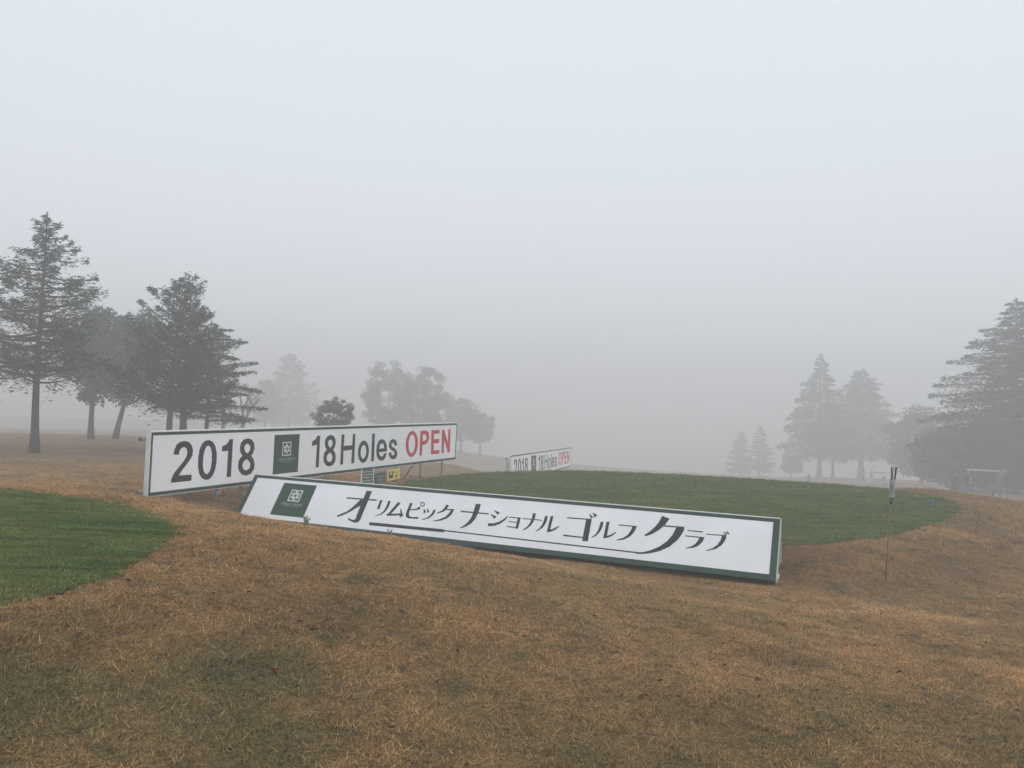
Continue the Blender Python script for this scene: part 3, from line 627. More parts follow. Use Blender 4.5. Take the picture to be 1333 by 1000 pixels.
def conifer(name, x, y, label, H, base, Rad, seed, n_br=120, leaves=150, leaf=(.16, .34), width=.045, shape_pow=.8, droop=.15, tipup=.25, flat=.25,
            lean=(0, 0), ragged=.25, tr=.14, mat_='fir', belly=.12, gap=0.0, leader=.015, clumps=5, even=.35, spray=.30, vary=.13):
    r = np.random.default_rng(seed); mb = MB()
    def axis(t): return Vector((lean[0]*t + .05*math.sin(t*5+seed), lean[1]*t + .05*math.cos(t*4+seed), H*t))
    ts = np.linspace(0, 1, 12)
    mb.tube([tuple(axis(t) + Vector((0, 0, -.25 if t == 0 else 0))) for t in ts], [max(.012, tr*(1-t)**.85*(1+.5*math.exp(-t*30))) for t in ts], 9)
    VV = []
    for i in range(n_br):
        t = (i + r.random()) / n_br
        zf = base + (1 - leader - base) * t
        prof = (1 - t) ** shape_pow
        if t < belly: prof *= .72 + .28 * t / belly
        Lb = Rad * prof * (1 + r.uniform(-ragged, ragged*.6)) + .12
        if r.random() < gap: Lb *= .45
        az = i * 2.399963 + r.uniform(-.5, .5); d = np.array([math.cos(az), math.sin(az), 0])
        o = np.array(axis(zf)); k = np.linspace(0, 1, 6); dr_ = -droop + r.normal(0, vary)
        if t < .10: dr_ = max(dr_, -.06)
        pts = o[None] + d[None]*(Lb*k)[:, None] + np.array([0, 0, 1.])[None]*(Lb*((dr_)*k + (tipup)*k**2.2))[:, None]
        rb = max(.010, .022*Lb + .006)
        mb.tube([tuple(q) for q in pts], [rb*(1-.93*kk) + .0015 for kk in k], 4, False)
        n = max(14, int(leaves * Lb / Rad * (.7 + .6*r.random())))
        cl = r.random(clumps)**.75 ; cl = .14 + .86*cl
        kk = np.clip(cl[r.integers(0, clumps, n)] + r.normal(0, .07, n), .06, 1.05)
        ev = r.random(n) < even; kk[ev] = .12 + .9*r.random(ev.sum())**.8
        ci = np.clip(kk, 0, 1)*5; i0 = np.minimum(ci.astype(int), 4); fr = (ci - i0)[:, None]
        q = pts[i0]*(1-fr) + pts[i0+1]*fr
        side = np.array([-d[1], d[0], 0]); wd = Lb*spray*(1.08 - np.clip(kk, 0, 1))**.7 + .06
        s = r.normal(0, .5, n)
        q = q + side[None]*(s*wd)[:, None] + d[None]*(np.abs(s)*wd*.35)[:, None]
        q[:, 2] += r.normal(0, 1, n)*flat*wd*.55 - np.abs(s)*wd*.22
        dirv = d[None] + side[None]*(np.sign(s)*r.uniform(.2, 1.0, n))[:, None] + r.normal(0, .30, (n, 3))
        dirv[:, 2] += r.uniform(-.35, .25, n)
        V, _ = leaf_cards(q, dirv, r.uniform(*leaf, n), width*r.uniform(.7, 1.35, n), r); VV.append(V)
    n = max(24, leaves // 10); tt = 1 - leader*1.5*r.random(n)**.7
    q = np.array([axis(t) for t in tt]); dv = r.normal(0, .6, (n, 3)); dv[:, 2] = .5; q[:, :2] += dv[:, :2]*.05*H*leader*((1 - tt)/leader)[:, None]
    VV.append(leaf_cards(q, dv, r.uniform(*leaf, n)*.6, width*np.ones(n)*.6, r)[0])
    return finish_tree(name, x, y, label, mb, np.concatenate(VV), M[mat_], M['bark'])

def clumpy(name, x, y, label, H, trunk_h, R_, seed, n_cl=60, leaves=220, leaf=(.10, .2), width=.06, squash=.7, lean=(0, 0), tr=.13, mat_='broad', limbs=9,
           fill=.55, cl_r=(.35, .7), pointed=0.0, barkm='bark', crook=.1):
    """tree whose crown is an uneven heap of leaf clumps on forking limbs"""
    r = np.random.default_rng(seed); mb = MB(); cz = (H + trunk_h)/2; hz_ = (H - trunk_h)/2
    def axis(t): return Vector((lean[0]*t + crook*math.sin(t*4+seed)*t, lean[1]*t + crook*math.cos(t*3+seed)*t, H*.8*t))
    ts = np.linspace(0, 1, 9)
    mb.tube([tuple(axis(t) + Vector((0, 0, -.25 if t == 0 else 0))) for t in ts], [max(.015, tr*(1-t*.9)*(1+.4*math.exp(-t*25))) for t in ts], 8)
    ctr = []
    for i in range(n_cl):
        u = r.normal(size=3); u /= np.linalg.norm(u); rad = fill + (1-fill)*r.random()
        zz = u[2]*rad; f = 1 - pointed*max(0, (zz+1)/2)
        a = axis(min(1, max(0, (cz+zz*hz_)/(H*.8))))
        ctr.append((a.x + u[0]*rad*R_*f*r.uniform(.75, 1.12), a.y + u[1]*rad*R_*f*r.uniform(.75, 1.12), cz + zz*hz_*r.uniform(.88, 1.05)))
    VV = []
    for i, c in enumerate(ctr):
        c = np.array(c); cr = r.uniform(*cl_r)
        if i < limbs * 3:
            t0 = np.clip((c[2] - abs(c[0])*.5 - abs(c[1])*.3 - .3)/(H*.8), trunk_h*.75/(H*.8), .95); a = np.array(axis(t0)); m = (a + c)/2 + np.array([0, 0, -.12*np.linalg.norm(c-a)]) + r.normal(0, .06, 3)
            r0 = tr*.42*(1 - t0*.6)
            mb.tube([tuple(a), tuple(m), tuple(c)], [r0, r0*.6, r0*.2], 5, False)
        n = int(leaves*(.7+.6*r.random())); u = r.normal(size=(n, 3)); u /= np.linalg.norm(u, axis=1)[:, None]
        q = c[None] + u*(cr*r.random(n)**.45)[:, None]*np.array([1, 1, squash])
        dv = u + r.normal(0, .7, (n, 3)); dv[:, 2] -= .15
        VV.append(leaf_cards(q, dv, r.uniform(*leaf, n), width*r.uniform(.7, 1.3, n), r)[0])
    return finish_tree(name, x, y, label, mb, np.concatenate(VV), M[mat_], M[barkm])

def bare_tree(name, x, y, label, H, seed, spread=.6, tr=.09, depth=4, rz=0):
    r = random.Random(seed); mb = MB()
    def grow(p, d, L, rad, k):
        pts = [p]; q = p; dd = d
        for i in range(3):
            dd = (dd + Vector((r.uniform(-.22, .22), r.uniform(-.22, .22), r.uniform(-.05, .12)))).normalized(); q = q + dd*L/3; pts.append(q)
        mb.tube([tuple(v) for v in pts], [rad, rad*.85, rad*.72, rad*.6], 6 if k > 2 else 4, False)
        if k == 0: return
        for j in range(3 if k < depth else 2):
            a = r.uniform(0, 6.28); nd = (dd + Vector((math.cos(a)*spread, math.sin(a)*spread, r.uniform(-.1, .35)))).normalized()
            grow(pts[r.choice((2, 3, 3))], nd, L*r.uniform(.62, .82), rad*.58, k-1)
    grow(Vector((0, 0, -.2)), Vector((.12, 0, 1)).normalized(), H*.36, tr, depth)
    return finish_tree(name, x, y, label, mb, None, None, M['twig'], rz)

def T(px, d, py=575): return at(px, d, py)
FG, BG = 'trees at the left behind the signboard', 'trees far off in the fog'
x, y = T(47, 30, 590); conifer('fir_tree', x, y, 'tall open fir with a long bare trunk, left of the big signboard', 9.15, .29, 3.15, 3, n_br=112, leaves=330,
    leaf=(.09, .24), width=.022, shape_pow=.80, droop=.10, tipup=.30, flat=.8, ragged=.45, tr=.15, mat_='fir', belly=.10, gap=.28, clumps=4, leader=.02, even=.2)
x, y = T(-75, 31, 590); conifer('fir_tree', x, y, 'dark conifer cut off by the left edge of the picture', 8.8, .22, 3.5, 5, n_br=110, leaves=300,
    leaf=(.09, .24), width=.022, shape_pow=.8, droop=.0, tipup=.30, flat=.8, ragged=.45, tr=.17, gap=.28, clumps=4)
x, y = T(119, 44, 569); clumpy('hazy_tree', x, y, 'hazy tree on a straight bare trunk just right of the tall fir', 7.6, 1.7, 2.1, 11, 46, 240, leaf=(.14, .3), width=.06, cl_r=(.45, .9), tr=.16, mat_='fir', pointed=.55)
x, y = T(150, 47, 570); clumpy('hazy_tree', x, y, 'hazy tree on a leaning trunk behind the dense dark conifer', 7.6, 2.0, 2.4, 13, 50, 230, leaf=(.14, .3), width=.06, cl_r=(.5, .95), lean=(1.3, 0), tr=.17, mat_='cedar', pointed=.5)
x, y = T(219, 33, 580); conifer('conifer_tree', x, y, 'dense dark conifer with a ragged top above the 2018 end of the signboard', 7.3, .22, 2.5, 21, n_br=84, leaves=430,
    leaf=(.08, .20), width=.024, shape_pow=.50, droop=-.38, tipup=.12, flat=.75, ragged=.55, tr=.14, mat_='cedar', gap=.24, lean=(.35, 0), clumps=4, leader=.012, even=.2)
x, y = T(240, 34, 580); conifer('conifer_tree', x, y, 'second dark conifer, its trunk just right of the densest one', 6.6, .24, 2.0, 22, n_br=70, leaves=350,
    leaf=(.08, .20), width=.024, shape_pow=.55, droop=-.2, tipup=.2, flat=.6, ragged=.5, tr=.17, mat_='cedar', gap=.1, clumps=4)
x, y = T(270, 36, 580); conifer('cedar_tree', x, y, 'cedar with flat layered boughs reaching right over the signboard', 5.9, .22, 2.75, 23, n_br=54, leaves=700,
    leaf=(.07, .18), width=.018, shape_pow=.55, droop=-.04, tipup=-.06, flat=.2, ragged=.38, tr=.11, mat_='cedar', clumps=8, even=.75, spray=.40)
x, y = T(290, 60, 565); bare_tree('bare_tree', x, y, 'crooked leafless tree rising behind the middle of the 2018 figures', 5.2, 3, .75, .20, 4)
x, y = T(318, 62, 565); bare_tree('bare_tree', x, y, 'crooked leafless tree rising behind the emblem of the signboard', 5.0, 8, .8, .20, 4, 2.0)
x, y = T(376, 140, 560); conifer('pale_tree', x, y, 'broad pale tree fading into the fog above the emblem', 14.2, .10, 5.4, 31, n_br=90, leaves=260, leaf=(.25, .6), width=.07, shape_pow=.55, droop=-.2, tipup=.1, flat=.9, ragged=.4, tr=.3, mat_='cedar', even=.6, spray=.4)
x, y = T(345, 125, 560); clumpy('pale_tree', x, y, 'low pale tree in the fog left of the broad one', 8.8, 1.2, 3.4, 32, 80, 150, leaf=(.2, .45), width=.06, cl_r=(.5, 1.0), tr=.25, mat_='cedar', pointed=.3)
x, y = T(434, 45, 560); clumpy('round_shrub', x, y, 'small rounded dark evergreen just above the signboard', 2.85, .9, 1.3, 41, 95, 130, leaf=(.06, .14), width=.022, cl_r=(.14, .30), tr=.07, squash=.7)
x, y = T(504, 100, 575); clumpy('hazy_round_tree', x, y, 'left of two hazy rounded trees behind the word Holes', 10.9, 2.0, 3.5, 42, 130, 170, leaf=(.15, .35), width=.05, cl_r=(.45, .85), tr=.2)
x, y = T(550, 98, 575); clumpy('hazy_round_tree', x, y, 'right of two hazy rounded trees behind the word OPEN', 10.9, 1.8, 3.5, 44, 130, 170, leaf=(.15, .35), width=.05, cl_r=(.45, .85), tr=.2)
x, y = T(600, 112, 575); clumpy('faint_tree', x, y, 'faint tree at the right end of the big signboard', 7.4, 1.5, 2.9, 45, 90, 130, leaf=(.18, .4), width=.06, cl_r=(.45, .9), tr=.2)
x, y = T(625, 118, 585); clumpy('faint_tree', x, y, 'faintest tree just right of the big signboard, fading into fog', 6.4, 1.6, 2.6, 46, 80, 130, leaf=(.18, .4), width=.06, cl_r=(.45, .85), tr=.2)
x, y = T(1065, 105, 620); conifer('cedar_tree', x, y, 'hazy cedar with a thin spire, left of the pair beyond the tee', 16.6, .16, 5.3, 51, n_br=120, leaves=330,
    leaf=(.22, .6), width=.055, shape_pow=.85, droop=.0, tipup=-.08, flat=.6, ragged=.4, tr=.32, mat_='cedar', clumps=6, leader=.012, even=.7, spray=.38, vary=.08)
x, y = T(1119, 108, 620); conifer('cedar_tree', x, y, 'hazy broad cedar, right of the pair beyond the tee', 14.8, .20, 6.0, 52, n_br=130, leaves=330,
    leaf=(.22, .6), width=.055, shape_pow=.62, droop=.0, tipup=-.08, flat=.6, ragged=.3, tr=.38, mat_='cedar', clumps=6, even=.7, spray=.38, vary=.08)
x, y = T(1083, 104, 620); conifer('cedar_tree', x, y, 'slim hazy cedar with a bare stem between the pair beyond the tee', 10.5, .28, 2.6, 53, n_br=60, leaves=220,
    leaf=(.2, .5), width=.055, shape_pow=.7, droop=.0, tipup=-.08, flat=.6, tr=.2, mat_='cedar', clumps=6, even=.7, spray=.38, vary=.08)
x, y = T(963, 150, 612); conifer('faint_conifer', x, y, 'fainter of two small conifers on the skyline of the tee', 8.6, .10, 2.6, 54, n_br=60, leaves=110, leaf=(.4, .9), width=.13, shape_pow=.7, droop=.05, tipup=.1, flat=.3, tr=.2, mat_='cedar')
x, y = T(988, 138, 614); conifer('faint_conifer', x, y, 'clearer of two small conifers on the skyline of the tee', 8.6, .10, 2.6, 55, n_br=60, leaves=110, leaf=(.4, .9), width=.13, shape_pow=.8, droop=.05, tipup=.05, flat=.2, tr=.2, mat_='cedar')
x, y = T(1029, 120, 618); clumpy('faint_shrub', x, y, 'low rounded shrub in the fog left of the hazy cedars', 3.0, .4, 1.6, 56, 26, 120, leaf=(.2, .4), width=.1, cl_r=(.5, .8), tr=.1)
x, y = T(1123, 98, 622); bare_tree('bare_tree', x, y, 'thin forked leafless tree just right of the broad hazy cedar', 5.5, 12, .6, .11, 4)
x, y = T(1165, 95, 622); bare_tree('bare_tree', x, y, 'leafless tree behind the top of the cane stake', 6.0, 14, .75, .13, 4)
x, y = T(1198, 84, 630); clumpy('hazy_broadleaf', x, y, 'hazy mass of a broad tree left of the big dark conifer', 8.2, .9, 4.0, 57, 70, 190, leaf=(.22, .5), width=.1, cl_r=(.8, 1.5), tr=.2, mat_='cedar')
x, y = T(1240, 72, 632); clumpy('hazy_broadleaf', x, y, 'hazy low tree directly behind the standing person', 6.0, .5, 3.6, 58, 70, 190, leaf=(.2, .45), width=.1, cl_r=(.8, 1.4), tr=.2, mat_='cedar')
x, y = T(1318, 62, 640); conifer('big_conifer', x, y, 'big dark conifer with layered boughs above the golf cart at right', 15.4, .10, 7.6, 61, n_br=170, leaves=480,
    leaf=(.16, .42), width=.042, shape_pow=.72, droop=-.05, tipup=-.10, flat=.45, ragged=.36, tr=.32, mat_='cedar', clumps=7, leader=.012, even=.7, spray=.30, vary=.07)
x, y = T(1378, 60, 640); conifer('big_conifer', x, y, 'tallest dark conifer cut off by the right edge of the picture', 17.6, .10, 8.4, 62, n_br=160, leaves=460,
    leaf=(.16, .42), width=.042, shape_pow=.72, droop=-.05, tipup=-.10, flat=.45, ragged=.36, tr=.34, mat_='cedar', clumps=7, leader=.012, even=.7, spray=.30, vary=.07)
x, y = T(1300, 66, 632); clumpy('hazy_broadleaf', x, y, 'dark low tree directly behind the white-roofed golf cart', 6.0, .3, 4.2, 59, 70, 190, leaf=(.2, .45), width=.1, cl_r=(.8, 1.4), tr=.2, mat_='cedar')
x, y = T(1350, 64, 632); clumpy('hazy_broadleaf', x, y, 'dark low tree at the right edge behind the golf cart', 5.4, .3, 4.0, 60, 70, 190, leaf=(.2, .45), width=.1, cl_r=(.8, 1.4), tr=.2, mat_='cedar')


# ------------------------------------------------------------------ golf carts and people in the haze
def wheel(root, x, y, r_=.22, w_=.18):
    mb = MB(); n = 16
    prof = [(r_*.62, -w_/2), (r_*.95, -w_/2), (r_, -w_*.3), (r_, w_*.3), (r_*.95, w_/2), (r_*.62, w_/2)]
    vs, fs = [], []
    for k in range(n):
        t = 2*math.pi*k/n
        for a, b in prof: vs.append((x + a*math.cos(t), y + b, r_ + a*math.sin(t)))
    for k in range(n):
        for j in range(len(prof)):
            fs.append((k*6+j, ((k+1) % n)*6+j, ((k+1) % n)*6+(j+1) % 6, k*6+(j+1) % 6))
    mb.add(vs, fs); wo_ = mb.build('wheel', M['tyre'], root)
    mb = MB(); mb.tube([(x, y-w_*.42, r_), (x, y+w_*.42, r_)], r_*.6, 14); mb.build('rim', M['cartpale'], wo_)

def golf_cart(x, y, rz, label, body='cartbody', roof='roofw', bag=True):
    root = empty('golf_cart', (x, y, gz(x, y)), (0, 0, rz)); tag(root, label, 'golf cart', 'golf carts waiting beyond the tee')
    for wx in (-.78, .78):
        for wy in (-.48, .48): wheel(root, wx, wy)
    mb = MB()   # side profile of the tub, extruded
    prof = [(-1.10,.26),(-1.14,.62),(-.98,.72),(-.30,.70),(-.24,.34),(.42,.32),(.52,.62),(.68,.86),(.92,.80),(1.15,.58),(1.18,.30),(.95,.24)]
    vs = [(a, -.56, b) for a, b in prof] + [(a, .56, b) for a, b in prof]; n = len(prof)
    mb.add(vs, [tuple(range(n)), tuple(range(2*n-1, n-1, -1))] + [(i, n+i, n+(i+1) % n, (i+1) % n) for i in range(n)])
    mb.build('body', M[body], root, bevel=.02)
    MB().box(-.78, -.30, -.52, .52, .705, .84).build('seat', M['seat'], root, bevel=.03)
    MB().box(-.88, -.76, -.52, .52, .80, 1.22).build('backrest', M['seat'], root, bevel=.03)
    mb = MB(); rp = [(-1.12, 1.70), (-1.0, 1.76), (.75, 1.77), (.92, 1.70), (.90, 1.67), (.74, 1.72), (-1.0, 1.71), (-1.10, 1.67)]
    vs = [(a, -.60, b) for a, b in rp] + [(a, .60, b) for a, b in rp]; n = len(rp)
    mb.add(vs, [tuple(range(n)), tuple(range(2*n-1, n-1, -1))] + [(i, n+i, n+(i+1) % n, (i+1) % n) for i in range(n)]); mb.build('roof', M[roof], root)
    for s in (-1, 1):
        MB().tube([(.62, s*.52, .80), (.70, s*.53, 1.2), (.86, s*.54, 1.70)], .019, 8).build('roof_post', M['steel'], root, True)
        MB().tube([(-.90, s*.52, .70), (-.95, s*.53, 1.2), (-.98, s*.54, 1.72)], .019, 8).build('roof_post', M['steel'], root, True)
    mb = MB(); mb.add([(.65, -.5, .86), (.65, .5, .86), (.84, .5, 1.62), (.84, -.5, 1.62), (.655, -.5, .86), (.655, .5, .86), (.845, .5, 1.62), (.845, -.5, 1.62)],
                      [(0,1,2,3),(7,6,5,4),(0,4,5,1),(1,5,6,2),(2,6,7,3),(3,7,4,0)]); mb.build('windscreen', M['glass'], root)
    MB().tube([(.50, .25, .62), (.30, .25, .98)], .02, 6).build('steering_column', M['black'], root)
    mb = MB(); mb.tube([(.30 + .05*math.cos(t)*1.6, .25 + .17*math.sin(t), .98 + .14*math.cos(t)*.6) for t in np.linspace(0, 6.283, 15)], .014, 6, False); mb.build('steering_wheel', M['black'], root)
    if bag:
        for k, (yb, mt) in enumerate(((-.24, 'cartpale'), (.22, 'cartbody'))):
            b = empty('golf_bag', (0, 0, 0)); pz = Matrix.Translation((x, y, gz(x, y))) @ Matrix.Rotation(rz, 4, 'Z')
            b.location = pz @ Vector((-1.02, yb, .76)); b.rotation_euler = (0, -.25, rz)
            tag(b, ('pale' if k == 0 else 'dark') + ' golf bag strapped upright on the back of the white-roofed cart', 'golf bag', 'golf bags on the cart')
            MB().lathe([(.11, 0), (.125, .05), (.12, .45), (.135, .72), (.13, .80)], 12).build('bag_body', M[mt], b, True)
            for q in range(5):
                a = q*1.256; MB().tube([(.05*math.cos(a), .05*math.sin(a), .7), (.09*math.cos(a), .09*math.sin(a), 1.02 + .03*q)], .008, 5).build('club_shaft', M['steel'], b)
                MB().box(.09*math.cos(a)-.03, .09*math.cos(a)+.05, .09*math.sin(a)-.02, .09*math.sin(a)+.02, 1.0+.03*q, 1.06+.03*q).build('club_head', M['steel'], b, bevel=.012)

def person(x, y, rz, label, joints=None, h=1.7):
    """one skinned body standing at ease; clothing by height"""
    k = h/1.7
    J = {'pelvis': (0,0,.92,.150,.115), 'belly': (0,.01,1.08,.145,.105), 'chest': (0,.0,1.27,.175,.115), 'neckb': (0,-.01,1.42,.085,.075), 'neck': (0,.01,1.48,.055,.055),
         'jaw': (0,.03,1.545,.070,.080), 'head': (0,.02,1.615,.080,.098), 'crown': (0,.01,1.675,.058,.070),
         'shL': (.175,-.01,1.385,.062,.062), 'elL': (.235,-.03,1.11,.045,.045), 'wrL': (.235,.06,.89,.030,.030), 'haL': (.225,.09,.80,.036,.024),
         'shR': (-.175,-.01,1.385,.062,.062), 'elR': (-.24,-.02,1.11,.045,.045), 'wrR': (-.225,.10,.91,.030,.030), 'haR': (-.20,.14,.83,.036,.024),
         'hiL': (.09,0,.86,.095,.100), 'knL': (.11,.02,.48,.062,.066), 'anL': (.12,-.02,.09,.042,.046), 'heL': (.12,-.03,.035,.04,.035), 'toL': (.14,.16,.03,.042,.03),
         'hiR': (-.09,0,.86,.095,.100), 'knR': (-.12,.04,.48,.062,.066), 'anR': (-.14,.0,.09,.042,.046), 'heR': (-.14,-.01,.035,.04,.035), 'toR': (-.17,.17,.03,.042,.03)}
    for q, v in (joints or {}).items(): J[q] = v
    E_ = [('pelvis','belly'),('belly','chest'),('chest','neckb'),('neckb','neck'),('neck','jaw'),('jaw','head'),('head','crown')]
    for s in 'LR': E_ += [('chest','sh'+s),('sh'+s,'el'+s),('el'+s,'wr'+s),('wr'+s,'ha'+s),('pelvis','hi'+s),('hi'+s,'kn'+s),('kn'+s,'an'+s),('an'+s,'he'+s),('he'+s,'to'+s)]
    for s, sg in (('L', 1), ('R', -1)):      # fingers and thumb
        hx, hy, hz2 = J['ha'+s][:3]
        for f in range(4):
            a, b = 'f%d%sa' % (f, s), 'f%d%sb' % (f, s)
            J[a] = (hx, hy + .028 - f*.018, hz2 - .05, .010, .010); J[b] = (hx - sg*.012, hy + .034 - f*.018, hz2 - .095 + .006*abs(f-1), .008, .008); E_ += [('ha'+s, a), (a, b)]
        J['t%sa' % s] = (hx - sg*.02, hy + .045, hz2 - .02, .010, .010); E_.append(('ha'+s, 't%sa' % s))
    names = list(J); me = bpy.data.meshes.new('body')
    me.from_pydata([tuple(c*k for c in J[n][:3]) for n in names], [(names.index(a), names.index(b)) for a, b in E_], [])
    o = bpy.data.objects.new('tmp', me); COL.objects.link(o)
    sk = o.modifiers.new('skin', 'SKIN'); sk.use_smooth_shade = True
    for i, n in enumerate(names):
        sv = me.skin_vertices[0].data[i]; sv.radius = (J[n][3]*k, J[n][4]*k); sv.use_root = (n == 'pelvis')
    ss = o.modifiers.new('sub', 'SUBSURF'); ss.levels = 1; ss.render_levels = 1
    dg = bpy.context.evaluated_depsgraph_get(); m2 = bpy.data.meshes.new_from_object(o.evaluated_get(dg)); bpy.data.objects.remove(o)
    m2.materials.clear()
    for q in ('cloth', 'trouser', 'skin', 'black'): m2.materials.append(M[q])
    for p in m2.polygons:
        z = p.center.z/k; xx = abs(p.center.x)
        p.material_index = 2 if z > 1.47 or (z < .86 and z > .6 and xx > .19) else (3 if z < .1 else (1 if z < .93 and xx < .2 else 0))
    b = link('person', m2, None, None); b.location = (x, y, gz(x, y)); b.rotation_euler = (0, 0, rz); tag(b, label, 'person')
    mb = MB(); mb.tube([(0, .005*k, 1.60*k), (0, .005*k, 1.66*k), (0, .0, 1.70*k), (0, 0, 1.725*k)], [.100*k, .102*k, .085*k, .03*k], 14)
    mb.box(-.07*k, .07*k, .07*k, .19*k, 1.625*k, 1.637*k); mb.build('cap', M['black'], b, True)
    return b

px_, py_ = at(1241, 54, 640); person(px_, py_, 2.6, 'person in dark clothes standing alone left of the white-roofed golf cart')
px_, py_ = at(1255, 54.5, 640); person(px_, py_, -1.2, 'person in dark clothes leaning forward at the front of the white-roofed golf cart',
    {'chest': (0,.12,1.23,.175,.115), 'neckb': (0,.20,1.36,.085,.075), 'neck': (0,.25,1.41,.055,.055), 'jaw': (0,.29,1.46,.07,.08), 'head': (0,.30,1.53,.08,.098), 'crown': (0,.29,1.59,.058,.07),
     'shL': (.175,.16,1.33,.062,.062), 'elL': (.2,.32,1.12,.045,.045), 'wrL': (.15,.50,1.02,.03,.03), 'haL': (.13,.58,1.0,.036,.024),
     'shR': (-.175,.16,1.33,.062,.062), 'elR': (-.2,.30,1.10,.045,.045), 'wrR': (-.15,.46,.98,.03,.03), 'haR': (-.13,.54,.96,.036,.024)})
px_, py_ = at(1052, 100, 622); person(px_, py_, .4, 'faint distant person beside the trunk of the hazy spire-topped cedar')
px_, py_ = at(1277, 54, 640); golf_cart(px_, py_, R(155), 'golf cart with white roof parked under the big dark conifer at right')
px_, py_ = at(1141, 104, 618); golf_cart(px_, py_, R(172), 'faint pale golf cart parked far off behind the cane stake', 'cartpale', 'cartbody', False)

# ------------------------------------------------------------------ fallen leaves and weeds
def maple(x, y, s, rz):
    pts = []
    for k in range(10):
        a = k*math.pi/5; rr = s*(1.0 if k % 2 == 0 else .42) * (1 if k else .7); pts.append((rr*math.cos(a), rr*math.sin(a), .006*math.sin(k*2.1)))
    V = pts + [(0, 0, .008)] + [(a, b, c-.002) for a, b, c in pts] + [(0, 0, .005)]
    F_ = [(i, (i+1) % 10, 10) for i in range(10)] + [(11+(i+1) % 10, 11+i, 21) for i in range(10)] + [(i, 11+i, 11+(i+1) % 10, (i+1) % 10) for i in range(10)]
    me = bpy.data.meshes.new('fallen_leaf'); me.from_pydata(V, [], F_); me.update()
    o = link('fallen_leaf', me, M['leafred']); o.location = (x, y, gz(x, y) + .022); o.rotation_euler = (random.uniform(-.4, .4), random.uniform(-.4, .4), rz)
    tag(o, 'small dark red fallen leaf lying on the dry grass', 'leaf', 'red leaves on the dry grass')
for px, d in ((70, 4.35), (106, 4.0), (390, 4.7), (430, 4.72), (408, 4.15), (362, 4.0), (372, 3.45), (940, 5.0), (925, 5.2), (985, 4.7), (840, 4.3), (1060, 4.6)):
    x, y = at(px, d, 850); maple(x, y, random.uniform(.018, .028), random.uniform(0, 6))
def weed(px, d, h, label, n):
    x, y = at(px, d, 675); root = empty('weed', (x, y, gz(x, y))); tag(root, label, 'weed'); r = np.random.default_rng(int(px))
    st_ = MB(); VV = []
    for k in range(n):
        a = r.uniform(0, 6.28); tip = Vector((math.cos(a)*h*.35, math.sin(a)*h*.35, h*r.uniform(.6, 1)))
        st_.tube([(0, 0, -.02), tuple(tip*.5 + Vector((0, 0, .02))), tuple(tip)], [.004, .003, .0015], 4)
        q = np.array([tip*(.25 + .75*u) for u in r.random(14)]); VV.append(leaf_cards(q, r.normal(0, 1, (14, 3)), r.uniform(.03, .06, 14), np.full(14, .011), r)[0])
    st_.build('stem', M['weed'], root); V = np.concatenate(VV); link('leaves', fast_mesh('leaves', V, np.arange(len(V)).reshape(-1, 4)), M['weed'], root)
weed(398, 9.6, .16, 'small pale weed in front of the green emblem of the leaning sign', 6)
weed(508, 10.9, .10, 'tiny weed at the foot of the leaning sign under its black underline', 4)

# ------------------------------------------------------------------ grass blades (uncountable): tufts set on points
def tuft_proto(name, n, rad, hgt, wid, bend, mt, seed):
    r = np.random.default_rng(seed); V, F_ = [], []
    for k in range(n):
        a = r.uniform(0, 6.283); b = np.array([math.cos(r.uniform(0, 6.3)), math.sin(r.uniform(0, 6.3)), 0])*rad*math.sqrt(r.random())
        d = np.array([math.cos(a), math.sin(a), 0]); s = np.array([-d[1], d[0], 0])*wid*r.uniform(.7, 1.3); h = hgt*r.uniform(.5, 1.25); bd = bend*r.uniform(.4, 1.5)
        p0 = b + np.array([0, 0, -.006]); p1 = b + d*h*bd*.47 + np.array([0, 0, h*max(.10, .85 - .42*bd)*.60]); p2 = b + d*h*bd + np.array([0, 0, h*max(.10, .85 - .42*bd)])
        i = len(V); V += [p0 - s, p0 + s, p1 + s*.8, p1 - s*.8, p2]; F_ += [(i, i+1, i+2, i+3), (i+3, i+2, i+4)]
    me = bpy.data.meshes.new(name); me.from_pydata([tuple(v) for v in V], [], F_); me.materials.append(mt); me.update()
    ta = me.attributes.new('tint', 'FLOAT', 'POINT'); ta.data.foreach_set('value', np.repeat(r.random(n), 5).astype(np.float32))
    return bpy.data.objects.new(name, me)

